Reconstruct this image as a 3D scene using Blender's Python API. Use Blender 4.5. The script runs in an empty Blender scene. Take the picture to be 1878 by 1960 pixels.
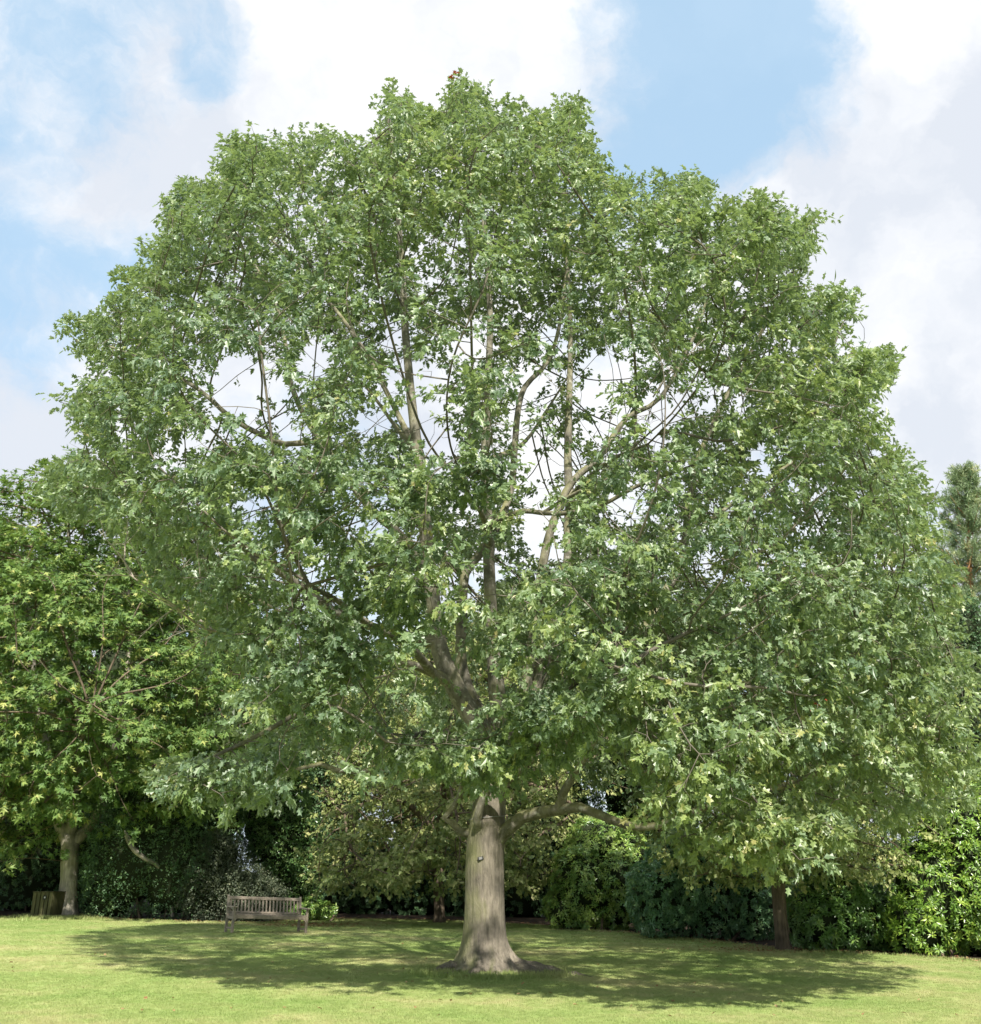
import bpy, math, random
import numpy as np
import time
_t0 = time.time()
def lap(s): print('LAP %6.1f %s' % (time.time() - _t0, s))
from mathutils import noise as mnoise, Vector

R = math.radians
rng = np.random.default_rng(11)
random.seed(11)
scene = bpy.context.scene
col = scene.collection

# ------------------------------------------------------------------ camera
CX, CY, FPX, PITCH, HCAM = 939.0, 980.0, 1900.0, R(20.28), 1.5
SLOPE = 0.018
cam_d = bpy.data.cameras.new('camera')
cam_d.sensor_fit = 'HORIZONTAL'
cam_d.sensor_width = 36.0
cam_d.lens = 36.0 * FPX / 1878.0
cam_d.clip_start = 0.1
cam_d.clip_end = 3000.0
cam = bpy.data.objects.new('camera', cam_d)
col.objects.link(cam)
cam.location = (0, 0, HCAM)
cam.rotation_euler = (math.pi / 2 + PITCH, 0, 0)
scene.camera = cam

# ------------------------------------------------------------------ light
SUN_EL, SUN_AZ = R(49), R(9)          # from behind the viewer, over the right shoulder
to_sun = Vector((math.sin(SUN_AZ) * math.cos(SUN_EL), -math.cos(SUN_AZ) * math.cos(SUN_EL), math.sin(SUN_EL)))
sun_d = bpy.data.lights.new('sun', 'SUN')
sun_d.energy = 3.3
sun_d.angle = R(1.0)
sun_d.color = (1.0, 0.94, 0.84)
sun = bpy.data.objects.new('sun', sun_d)
col.objects.link(sun)
sun.rotation_euler = to_sun.to_track_quat('Z', 'Y').to_euler()
sun.location = (10, -20, 40)

FV = np.array([0, math.cos(PITCH), math.sin(PITCH)])
UV_ = np.array([0, -math.sin(PITCH), math.cos(PITCH)])
def ray(x, y):
    return FV + np.array([(x - CX) / FPX, 0, 0]) - UV_ * ((y - CY) / FPX)
def P(x, y, Y):
    d = ray(x, y); t = Y / d[1]
    return np.array([0, 0, HCAM]) + d * t
def PG(x, y):
    d = ray(x, y); t = HCAM / (-d[2] - SLOPE * d[0])
    return np.array([0, 0, HCAM]) + d * t
def proj(p):
    v = np.asarray(p, float) - np.array([0, 0, HCAM])
    dep = v @ FV
    return CX + FPX * v[..., 0] / dep, CY - FPX * (v @ UV_) / dep, dep
def gz(x, y):
    return -SLOPE * x

scene.view_settings.view_transform = 'Standard'
scene.view_settings.look = 'None'
scene.view_settings.gamma = 1.0
scene.view_settings.use_curve_mapping = False
scene.view_settings.exposure = 1.58
scene.render.engine = 'CYCLES'
scene.cycles.max_bounces = 5
scene.cycles.diffuse_bounces = 4
scene.cycles.glossy_bounces = 2
scene.cycles.transmission_bounces = 3
scene.cycles.use_denoising = True
scene.cycles.adaptive_threshold = 0.02

# ------------------------------------------------------------------ sky
def make_world():
    w = bpy.data.worlds.new('World'); scene.world = w; w.use_nodes = True
    nt = w.node_tree; N = nt.nodes; L = nt.links; N.clear()
    out = N.new('ShaderNodeOutputWorld'); bg = N.new('ShaderNodeBackground')
    bg.inputs['Strength'].default_value = 0.11
    L.new(bg.outputs[0], out.inputs[0])
    sky = N.new('ShaderNodeTexSky'); sky.sky_type = 'NISHITA'; sky.sun_disc = False
    sky.sun_elevation = SUN_EL; sky.sun_rotation = math.pi - SUN_AZ
    sky.air_density = 1.0; sky.dust_density = 1.6; sky.ozone_density = 1.2
    tc = N.new('ShaderNodeTexCoord')
    def math_(op, a, b=None, clamp=False):
        n = N.new('ShaderNodeMath'); n.operation = op; n.use_clamp = clamp
        for i, v in enumerate((a, b)):
            if v is None: continue
            if isinstance(v, (int, float)): n.inputs[i].default_value = v
            else: L.new(v, n.inputs[i])
        return n.outputs[0]
    def noise_(scale, detail, rough, vec, dist=0.0):
        n = N.new('ShaderNodeTexNoise'); n.inputs['Scale'].default_value = scale
        n.inputs['Detail'].default_value = detail; n.inputs['Roughness'].default_value = rough
        n.inputs['Distortion'].default_value = dist
        L.new(vec, n.inputs['Vector']); return n
    direction = tc.outputs['Generated']
    # ragged edges: the direction is pushed about by noise before anything is measured with it
    wn = noise_(4.5, 6, 0.62, direction)
    sub = N.new('ShaderNodeVectorMath'); sub.operation = 'SUBTRACT'
    L.new(wn.outputs['Color'], sub.inputs[0]); sub.inputs[1].default_value = (.5, .5, .5)
    scl = N.new('ShaderNodeVectorMath'); scl.operation = 'SCALE'; L.new(sub.outputs[0], scl.inputs[0]); scl.inputs['Scale'].default_value = 0.20
    add = N.new('ShaderNodeVectorMath'); add.operation = 'ADD'; L.new(direction, add.inputs[0]); L.new(scl.outputs[0], add.inputs[1])
    nrm = N.new('ShaderNodeVectorMath'); nrm.operation = 'NORMALIZE'; L.new(add.outputs[0], nrm.inputs[0])
    dv = nrm.outputs[0]
    big = noise_(2.1, 5, 0.55, direction, 0.2)
    fine = noise_(7.0, 8, 0.6, direction, 0.25)
    wisp = noise_(15.0, 9, 0.66, dv, 0.4)
    m = math_('ADD', math_('MULTIPLY', big.outputs['Fac'], 1.0), math_('MULTIPLY', fine.outputs['Fac'], 0.85))
    m = math_('ADD', m, math_('MULTIPLY', wisp.outputs['Fac'], 0.75))
    m = math_('SUBTRACT', m, 1.06)
    # cumulus banks (+) and blue openings (-) : direction, angular radius, amount
    blobs = [(700, 90, 11, .42), (900, 60, 9, .3), (260, 230, 7, .35), (150, 300, 6, .2), (520, 60, 5, .2), (1800, 420, 15, .55), (1640, 120, 4, .12), (1850, 80, 8, .25),
             (1560, 480, 8, .3), (1000, 700, 14, .30), (0, 830, 9, .45), (100, 90, 5, -.05),
             (1330, 170, 9.5, -.52), (1420, 60, 5, -.28), (1270, 330, 5, -.25), (1480, 240, 6, -.38), (1540, 140, 6, -.32), (430, 110, 3.5, -.35),
             (260, 40, 6, -.48), (60, 160, 4, -.25), (40, 440, 8, -.38), (150, 620, 7, -.30), (400, 60, 3, -.2), (620, 900, 6, -.1)]
    for (x, y, rad, amt) in blobs:
        d = ray(x, y); d = d / np.linalg.norm(d)
        dt = N.new('ShaderNodeVectorMath'); dt.operation = 'DOT_PRODUCT'
        L.new(dv, dt.inputs[0]); dt.inputs[1].default_value = tuple(d)
        mr = N.new('ShaderNodeMapRange'); mr.interpolation_type = 'SMOOTHSTEP'
        L.new(dt.outputs['Value'], mr.inputs['Value'])
        mr.inputs['From Min'].default_value = math.cos(R(rad * 1.25)); mr.inputs['From Max'].default_value = math.cos(R(rad * 0.35))
        mr.inputs['To Min'].default_value = 0; mr.inputs['To Max'].default_value = amt * .8
        m = math_('ADD', m, mr.outputs[0])
    ramp = N.new('ShaderNodeMapRange'); ramp.interpolation_type = 'SMOOTHSTEP'
    L.new(m, ramp.inputs['Value'])
    ramp.inputs['From Min'].default_value = -0.12; ramp.inputs['From Max'].default_value = 0.50
    ramp.inputs['To Min'].default_value = 0.14; ramp.inputs['To Max'].default_value = 0.97
    # cloud white with soft grey-lilac bases
    sh = noise_(4.6, 6, 0.55, dv)
    cr = N.new('ShaderNodeValToRGB'); L.new(sh.outputs['Fac'], cr.inputs[0])
    cr.color_ramp.elements[0].position = .40; cr.color_ramp.elements[0].color = (2.45, 2.58, 2.82, 1)
    cr.color_ramp.elements[1].position = .58; cr.color_ramp.elements[1].color = (3.35, 3.35, 3.38, 1)
    # thin veil that whitens the open blue
    veil = N.new('ShaderNodeMix'); veil.data_type = 'RGBA'; veil.blend_type = 'MIX'
    veil.inputs['Factor'].default_value = 0.72
    L.new(sky.outputs[0], veil.inputs['A']); veil.inputs['B'].default_value = (1.42, 2.22, 2.85, 1)
    mix = N.new('ShaderNodeMix'); mix.data_type = 'RGBA'
    L.new(ramp.outputs[0], mix.inputs['Factor']); L.new(veil.outputs['Result'], mix.inputs['A']); L.new(cr.outputs[0], mix.inputs['B'])
    L.new(mix.outputs['Result'], bg.inputs['Color'])
make_world()

# ------------------------------------------------------------------ helpers
def tag(o, label=None, cat=None, group=None, kind=None):
    if label: o['label'] = label
    if cat: o['category'] = cat
    if group: o['group'] = group
    if kind: o['kind'] = kind
    return o
def link(o, parent=None):
    col.objects.link(o)
    if parent is not None:
        o.parent = parent
        o.matrix_parent_inverse = parent.matrix_basis.inverted()
    return o
def empty(name, loc, rz=0.0):
    o = bpy.data.objects.new(name, None); o.location = tuple(float(v) for v in loc); o.rotation_euler = (0, 0, rz)
    o.empty_display_size = .2
    col.objects.link(o); return o
def mesh_np(name, V, Fs, mat, parent=None, tint=None, smooth=False):
    """V (n,3); Fs (m,k) faces all of one size, or a list of such arrays"""
    if not isinstance(Fs, list): Fs = [Fs]
    Fs = [np.asarray(f, np.int32) for f in Fs if len(f)]
    V = np.asarray(V, np.float32)
    me = bpy.data.meshes.new(name)
    me.vertices.add(len(V)); me.vertices.foreach_set('co', V.ravel())
    loops = np.concatenate([f.ravel() for f in Fs])
    tot = np.concatenate([np.full(len(f), f.shape[1], np.int32) for f in Fs])
    start = np.concatenate([[0], np.cumsum(tot)[:-1]]).astype(np.int32)
    me.loops.add(len(loops)); me.loops.foreach_set('vertex_index', loops)
    me.polygons.add(len(tot)); me.polygons.foreach_set('loop_start', start)
    me.polygons.foreach_set('use_smooth', np.full(len(tot), smooth, bool))
    me.update(calc_edges=True)
    if tint is not None:
        a = me.attributes.new('tint', 'FLOAT', 'POINT'); a.data.foreach_set('value', np.asarray(tint, np.float32))
    me.materials.append(mat)
    o = bpy.data.objects.new(name, me)
    return link(o, parent)
def nz(v):
    v = np.asarray(v, float); return v / np.maximum(np.linalg.norm(v, axis=-1, keepdims=True), 1e-9)

def catmull(pts, step):
    pts = np.asarray(pts, float)
    if len(pts) < 3:
        n = max(2, int(np.linalg.norm(pts[-1, :3] - pts[0, :3]) / step) + 1)
        return pts[0] + (pts[-1] - pts[0]) * np.linspace(0, 1, n)[:, None]
    ext = np.vstack([2 * pts[0] - pts[1], pts, 2 * pts[-1] - pts[-2]])
    res = []
    for i in range(len(pts) - 1):
        p0, p1, p2, p3 = ext[i:i + 4]
        n = max(1, int(round(np.linalg.norm(p2[:3] - p1[:3]) / step)))
        for t in np.arange(n) / n:
            res.append(.5 * ((2 * p1) + (-p0 + p2) * t + (2 * p0 - 5 * p1 + 4 * p2 - p3) * t * t + (-p0 + 3 * p1 - 3 * p2 + p3) * t ** 3))
    res.append(pts[-1]); return np.array(res)

class Tubes:
    def __init__(s): s.V = []; s.F = []; s.n = 0
    def add(s, pts, rad, sides=6, cap=True, wob=0.0):
        pts = np.asarray(pts, float); rad = np.asarray(rad, float); n = len(pts)
        if n < 2: return
        tan = np.gradient(pts, axis=0); tan = nz(tan)
        ref = np.array([0., 0, 1]) if abs(tan[0][2]) < .9 else np.array([1., 0, 0])
        a = nz(np.cross(tan[0], ref)); A = [a]
        for i in range(1, n):
            a = a - tan[i] * np.dot(a, tan[i]); a = nz(a); A.append(a)
        A = np.array(A); B = np.cross(tan, A)
        th = np.arange(sides) / sides * 2 * math.pi
        r = rad[:, None] * (1 + (wob * rng.normal(size=(n, sides)) if wob else 0))
        V = pts[:, None, :] + r[..., None] * (np.cos(th)[None, :, None] * A[:, None, :] + np.sin(th)[None, :, None] * B[:, None, :])
        base = s.n
        s.V.append(V.reshape(-1, 3))
        i = np.arange(n - 1)[:, None] * sides; j = np.arange(sides)[None, :]; k = (j + 1) % sides
        q = np.stack([i + j, i + k, i + sides + k, i + sides + j], -1).reshape(-1, 4) + base
        s.F.append(q); s.n += n * sides
    def build(s, name, mat, parent=None):
        return mesh_np(name, np.vstack(s.V), np.vstack(s.F), mat, parent, smooth=True)

# --------------------------------------------------------------- materials
def new_mat(name):
    m = bpy.data.materials.new(name); m.use_nodes = True
    nt = m.node_tree; nt.nodes.clear()
    out = nt.nodes.new('ShaderNodeOutputMaterial')
    return m, nt, nt.nodes, nt.links, out
def ramp_node(N, L, fac, stops):
    r = N.new('ShaderNodeValToRGB'); L.new(fac, r.inputs[0])
    els = r.color_ramp.elements
    while len(els) < len(stops): els.new(0.5)
    for e, (p, c) in zip(els, stops): e.position = p; e.color = (*c, 1)
    return r
def leaf_mat(name, stops, trans=(.16, .30, .04), tfac=.28, rough=.38, spec=.5, under=None):
    m, nt, N, L, out = new_mat(name)
    at = N.new('ShaderNodeAttribute'); at.attribute_name = 'tint'
    r = ramp_node(N, L, at.outputs['Fac'], stops)
    c = r.outputs[0]
    if under is not None:
        g = N.new('ShaderNodeNewGeometry'); mx = N.new('ShaderNodeMix'); mx.data_type = 'RGBA'
        f = N.new('ShaderNodeMath'); f.operation = 'MULTIPLY'; f.inputs[1].default_value = .55
        L.new(g.outputs['Backfacing'], f.inputs[0]); L.new(f.outputs[0], mx.inputs['Factor'])
        L.new(c, mx.inputs['A']); mx.inputs['B'].default_value = (*under, 1); c = mx.outputs['Result']
    p = N.new('ShaderNodeBsdfPrincipled'); L.new(c, p.inputs['Base Color'])
    p.inputs['Roughness'].default_value = rough; p.inputs['Specular IOR Level'].default_value = spec
    t = N.new('ShaderNodeBsdfTranslucent'); 
    mt = N.new('ShaderNodeMix'); mt.data_type = 'RGBA'; mt.inputs['Factor'].default_value = .6
    L.new(r.outputs[0], mt.inputs['A']); mt.inputs['B'].default_value = (*trans, 1); L.new(mt.outputs['Result'], t.inputs['Color'])
    x = N.new('ShaderNodeMixShader'); x.inputs[0].default_value = tfac
    L.new(p.outputs[0], x.inputs[1]); L.new(t.outputs[0], x.inputs[2]); L.new(x.outputs[0], out.inputs[0])
    return m
def bark_mat(name, c0, c1, moss=None, stretch=(9, 9, 1.1), scale=2.0, bump=.5, side=None, spots=None):
    m, nt, N, L, out = new_mat(name)
    tc = N.new('ShaderNodeTexCoord'); mp = N.new('ShaderNodeMapping'); L.new(tc.outputs['Object'], mp.inputs[0]); mp.inputs['Scale'].default_value = stretch
    n1 = N.new('ShaderNodeTexNoise'); n1.inputs['Scale'].default_value = scale; n1.inputs['Detail'].default_value = 8; n1.inputs['Roughness'].default_value = .65; L.new(mp.outputs[0], n1.inputs['Vector'])
    n2 = N.new('ShaderNodeTexNoise'); n2.inputs['Scale'].default_value = 2.4; n2.inputs['Detail'].default_value = 6; L.new(tc.outputs['Object'], n2.inputs['Vector'])
    r = ramp_node(N, L, n1.outputs['Fac'], [(.3, c0), (.7, c1)])
    c = r.outputs[0]
    mxp = N.new('ShaderNodeMix'); mxp.data_type = 'RGBA'; mxp.blend_type = 'MULTIPLY'; mxp.inputs['Factor'].default_value = 1
    r2 = ramp_node(N, L, n2.outputs['Fac'], [(.3, (.52, .52, .51)), (.66, (1.22, 1.2, 1.15))])
    L.new(c, mxp.inputs['A']); L.new(r2.outputs[0], mxp.inputs['B']); c = mxp.outputs['Result']
    if spots is not None:      # pale lichen blotches
        n3 = N.new('ShaderNodeTexNoise'); n3.inputs['Scale'].default_value = 9; n3.inputs['Detail'].default_value = 4; L.new(tc.outputs['Object'], n3.inputs['Vector'])
        r3 = ramp_node(N, L, n3.outputs['Fac'], [(.58, (0, 0, 0)), (.68, (.6, .6, .6))])
        mx = N.new('ShaderNodeMix'); mx.data_type = 'RGBA'; L.new(r3.outputs[0], mx.inputs['Factor']); L.new(c, mx.inputs['A']); mx.inputs['B'].default_value = (*spots, 1); c = mx.outputs['Result']
    if moss is not None:       # algae grows on one side of the bark
        g = N.new('ShaderNodeNewGeometry'); dt = N.new('ShaderNodeVectorMath'); dt.operation = 'DOT_PRODUCT'
        L.new(g.outputs['Normal'], dt.inputs[0]); dt.inputs[1].default_value = side or (-.9, -.2, .3)
        ad = N.new('ShaderNodeMath'); ad.operation = 'ADD'; L.new(dt.outputs['Value'], ad.inputs[0])
        sc = N.new('ShaderNodeMath'); sc.operation = 'MULTIPLY_ADD'; L.new(n2.outputs['Fac'], sc.inputs[0]); sc.inputs[1].default_value = 2.2; sc.inputs[2].default_value = -1.1
        L.new(sc.outputs[0], ad.inputs[1])
        mr = N.new('ShaderNodeMapRange'); L.new(ad.outputs[0], mr.inputs['Value']); mr.inputs['From Min'].default_value = .25; mr.inputs['From Max'].default_value = 1.0; mr.inputs['To Max'].default_value = .75
        mx = N.new('ShaderNodeMix'); mx.data_type = 'RGBA'; L.new(mr.outputs[0], mx.inputs['Factor']); L.new(c, mx.inputs['A']); mx.inputs['B'].default_value = (*moss, 1); c = mx.outputs['Result']
    p = N.new('ShaderNodeBsdfPrincipled'); L.new(c, p.inputs['Base Color']); p.inputs['Roughness'].default_value = .9; p.inputs['Specular IOR Level'].default_value = .2
    b = N.new('ShaderNodeBump'); b.inputs['Strength'].default_value = bump; b.inputs['Distance'].default_value = .05; L.new(n1.outputs['Fac'], b.inputs['Height']); L.new(b.outputs[0], p.inputs['Normal'])
    L.new(p.outputs[0], out.inputs[0]); return m
def plain_mat(name, color, rough=.7, spec=.3, var=.0, scale=8.0, stretch=(1, 1, 1)):
    m, nt, N, L, out = new_mat(name)
    p = N.new('ShaderNodeBsdfPrincipled'); p.inputs['Roughness'].default_value = rough; p.inputs['Specular IOR Level'].default_value = spec
    if var:
        tc = N.new('ShaderNodeTexCoord'); mp = N.new('ShaderNodeMapping'); mp.inputs['Scale'].default_value = stretch; L.new(tc.outputs['Object'], mp.inputs[0])
        n = N.new('ShaderNodeTexNoise'); n.inputs['Scale'].default_value = scale; n.inputs['Detail'].default_value = 7; n.inputs['Roughness'].default_value = .65; L.new(mp.outputs[0], n.inputs['Vector'])
        c = np.array(color); r = ramp_node(N, L, n.outputs['Fac'], [(.3, tuple(c * (1 - var))), (.7, tuple(c * (1 + var)))])
        L.new(r.outputs[0], p.inputs['Base Color'])
        b = N.new('ShaderNodeBump'); b.inputs['Strength'].default_value = .3; b.inputs['Distance'].default_value = .01; L.new(n.outputs['Fac'], b.inputs['Height']); L.new(b.outputs[0], p.inputs['Normal'])
    else: p.inputs['Base Color'].default_value = (*color, 1)
    L.new(p.outputs[0], out.inputs[0]); return m

M = {}
M['oak_leaf'] = leaf_mat('oak_leaf', [(0, (.096, .158, .092)), (.4, (.142, .212, .100)), (.75, (.200, .270, .092)), (.93, (.28, .325, .10)), (1, (.31, .29, .11))], trans=(.34, .46, .12), tfac=.34, rough=.46, spec=.85, under=(.20, .25, .145))
M['red_leaf'] = plain_mat('red_leaf', (.55, .12, .06), .5, .3)
M['maple_leaf'] = leaf_mat('maple_leaf', [(0, (.070, .135, .042)), (.5, (.110, .190, .052)), (.85, (.19, .27, .07)), (1, (.36, .38, .12))], trans=(.25, .37, .06), tfac=.30, rough=.5, spec=.3)
M['lime_leaf'] = leaf_mat('lime_leaf', [(0, (.118, .170, .056)), (.5, (.195, .245, .082)), (.75, (.30, .33, .12)), (1, (.44, .43, .21))], trans=(.34, .42, .09), tfac=.32, rough=.5, spec=.35)
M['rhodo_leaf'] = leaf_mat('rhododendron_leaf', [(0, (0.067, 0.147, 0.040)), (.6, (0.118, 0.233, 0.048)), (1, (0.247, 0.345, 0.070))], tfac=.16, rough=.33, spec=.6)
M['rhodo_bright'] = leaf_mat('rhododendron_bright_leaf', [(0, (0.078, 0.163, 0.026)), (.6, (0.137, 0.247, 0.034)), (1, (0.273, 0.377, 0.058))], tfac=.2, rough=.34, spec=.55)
M['laurel_leaf'] = leaf_mat('laurel_leaf', [(0, (0.079, 0.177, 0.090)), (.6, (0.134, 0.265, 0.124)), (1, (0.235, 0.374, 0.164))], tfac=.12, rough=.32, spec=.6)
M['holly_leaf'] = leaf_mat('holly_leaf', [(0, (0.060, 0.137, 0.049)), (.6, (0.097, 0.195, 0.063)), (1, (0.193, 0.293, 0.090))], tfac=.12, rough=.3, spec=.65)
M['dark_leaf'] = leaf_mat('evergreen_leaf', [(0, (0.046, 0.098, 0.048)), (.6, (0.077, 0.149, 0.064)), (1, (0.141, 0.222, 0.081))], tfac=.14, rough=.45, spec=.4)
M['grey_leaf'] = leaf_mat('grey_green_leaf', [(0, (0.053, 0.072, 0.048)), (.6, (0.090, 0.112, 0.070)), (1, (0.160, 0.172, 0.106))], tfac=.15, rough=.55, spec=.3)
M['needle'] = leaf_mat('pine_needle', [(0, (0.145, 0.219, 0.122)), (.6, (0.258, 0.334, 0.182)), (1, (0.483, 0.489, 0.266))], trans=(.1, .18, .08), tfac=.15, rough=.5, spec=.3)
M['core'] = leaf_mat('shade_core', [(0, (.022, .030, .014)), (1, (.03, .04, .018))], tfac=.02, rough=.8, spec=.1)  # near-black: inner shade put into the colour of the light-blocking core
M['oak_bark'] = bark_mat('oak_bark', (.108, .097, .080), (.255, .228, .188), moss=(.14, .15, .06), stretch=(8, 8, 1.6), scale=2.6, bump=.8)
M['limb_bark'] = bark_mat('limb_bark', (.105, .098, .078), (.25, .235, .195), moss=(.15, .155, .05), stretch=(5, 5, 3), scale=3, bump=.35, side=(-.2, -.3, .9), spots=(.40, .39, .34))
M['twig'] = plain_mat('twig_bark', (.125, .112, .09), .9, .15, .3, 6)
M['dead_twig'] = plain_mat('dead_twig', (.30, .265, .225), .9, .15, .25, 10)
M['maple_bark'] = bark_mat('maple_bark', (.18, .165, .14), (.40, .37, .32), moss=(.19, .19, .10), bump=.4)
M['dark_bark'] = bark_mat('dark_bark', (.07, .056, .042), (.19, .15, .11), bump=.5)
M['pine_bark'] = bark_mat('pine_bark', (.24, .125, .06), (.46, .27, .15), bump=.3)

# ------------------------------------------------------------- leaf shapes
def oak_leaf(k):
    """pointed blade with two pairs of forward-swept lobes"""
    f = [.25, .45, .12, .6][k]; cu = [.10, .22, .32, .04][k]; w = [.68, .76, .60, .72][k]
    side = [(.5, .17), (.12, .041), (.36, .40), (.74, .40), (.78, .075)]
    pts = [(0, 0), (1.04, 0)] + [(x, y * w) for x, y in side] + [(x + .03, -y * w) for x, y in side]
    V = np.array([(x, y, f * abs(y) - cu * x * x - .35 * max(0, abs(y) - .2)) for x, y in pts])
    F = np.array([(0, 1, 2), (3, 2, 4), (2, 6, 5), (0, 7, 1), (8, 9, 7), (7, 10, 11)])
    return V, F
def maple_leaf(k):
    c = [.12, .25, .18, .3][k]
    pts = [(.0, 0), (1.0, 0), (.48, .16), (.48, -.16), (.66, .58), (.66, -.58)]
    V = np.array([(x, y, -c * (x * x + y * y) * .8 + .1 * abs(y)) for x, y in pts])
    F = np.array([(0, 3, 1), (0, 1, 2), (0, 2, 4), (0, 5, 3)])
    return V, F
def blade_leaf(w, f=.12, cu=.12):
    pts = [(0, 0), (.45, w), (.45, -w), (1, 0), (.5, 0)]
    V = np.array([(x, y, f * abs(y) / max(w, .01) * .5 * w * 2 - cu * x * x) for x, y in pts])
    F = np.array([(0, 4, 1), (4, 3, 1), (0, 2, 4), (4, 2, 3)])
    return V, F
def diamond_leaf(w, f=.1):
    V = np.array([(0, 0, 0), (.45, w, f * w), (1, 0, -.08), (.45, -w, f * w)])
    return V, np.array([(0, 2, 1), (0, 3, 2)])

def leaves_mesh(name, temps, pos, axis, normal, scale, tint, mat, parent, lod=None, lod_temps=()):
    """every leaf its own little folded blade"""
    n = len(pos); axis = nz(axis)
    side = nz(np.cross(normal, axis)); nor = np.cross(axis, side)
    kind = rng.integers(0, len(temps), n)
    if lod is not None:
        kind[lod] = len(temps) + rng.integers(0, len(lod_temps), int(lod.sum())); temps = list(temps) + list(lod_temps)
    VV, FF, TT, off = [], [], [], 0
    for k, (V, F) in enumerate(temps):
        ix = np.where(kind == k)[0]
        if not len(ix): continue
        v = (V[None, :, 0, None] * axis[ix][:, None] + V[None, :, 1, None] * side[ix][:, None] + V[None, :, 2, None] * nor[ix][:, None]) * scale[ix][:, None, None] + pos[ix][:, None]
        f = F[None] + (np.arange(len(ix)) * len(V))[:, None, None] + off
        VV.append(v.reshape(-1, 3)); FF.append(f.reshape(-1, 3)); TT.append(np.repeat(tint[ix], len(V)))
        off += len(ix) * len(V)
    o = mesh_np(name, np.vstack(VV), np.vstack(FF), mat, parent, tint=np.concatenate(TT))
    o['kind'] = 'stuff'
    return o

def sprays(cent, outd, nsh, nlv, shlen, leaf, spread=.9, droop=.35, updown=1.0, nrand=.35, flat=1.0, face=.5):
    """shoots round each spray centre, leaves along and round the tip of each shoot"""
    n = len(cent)
    sd = outd[:, None, :] + rng.normal(size=(n, nsh, 3)) * spread * np.array([1, 1, flat])
    sd = nz(sd); sl = rng.uniform(.5, 1.15, (n, nsh)) * shlen
    t = (np.linspace(.10, 1.0, nlv) ** .55)[None, None, :] * np.ones((n, nsh, 1))
    t = np.clip(t + rng.uniform(-.08, .08, t.shape), .15, 1.05)
    start = cent[:, None, :] - outd[:, None, :] * shlen * .45
    pos = start[:, :, None, :] + sd[:, :, None, :] * (sl[..., None] * t)[..., None]
    pos[..., 2] -= (t ** 2) * shlen * .12
    r = rng.normal(size=pos.shape); sdx = np.broadcast_to(sd[:, :, None, :], pos.shape)
    perp = nz(r - sdx * np.sum(r * sdx, -1, keepdims=True))
    ax = nz(sdx * (.35 + .5 * t[..., None]) + perp * .95 + np.array([0, 0, -droop]))
    up = np.array([0, 0, 1.0]) * updown + rng.normal(size=pos.shape) * nrand + perp * .15 + outd[:, None, None, :] * face
    nor = nz(up - ax * np.sum(up * ax, -1, keepdims=True))
    pos = pos.reshape(-1, 3); N_ = len(pos)
    pos = pos + rng.normal(size=pos.shape) * .02
    return pos, ax.reshape(-1, 3), nor.reshape(-1, 3), rng.uniform(.6, 1.25, N_) * leaf

def fbm(p, s):
    return np.array([mnoise.fractal(Vector(q) * s, 1.0, 2.0, 3) for q in p])
def thin(p, d):
    """keep points at least d apart"""
    cell = {}; keep = []
    for i, q in enumerate(p):
        c = (int(q[0] // d), int(q[1] // d), int(q[2] // d)); ok = True
        for a in (-1, 0, 1):
            for b in (-1, 0, 1):
                for e in (-1, 0, 1):
                    for j in cell.get((c[0] + a, c[1] + b, c[2] + e), ()):
                        w = p[j] - q
                        if w[0] * w[0] + w[1] * w[1] + w[2] * w[2] < d * d: ok = False; break
                    if not ok: break
                if not ok: break
            if not ok: break
        if ok: keep.append(i); cell.setdefault(c, []).append(i)
    return np.array(keep, int)
def in_poly(x, y, poly):
    poly = np.asarray(poly, float); ins = np.zeros(len(x), bool)
    x0, y0 = poly[:, 0], poly[:, 1]; x1, y1 = np.roll(x0, -1), np.roll(y0, -1)
    for a, b, c, d in zip(x0, y0, x1, y1):
        cond = ((b > y) != (d > y))
        with np.errstate(divide='ignore', invalid='ignore'):
            xi = (c - a) * (y - b) / (d - b + 1e-12) + a
        ins ^= cond & (x < xi)
    return ins

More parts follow.
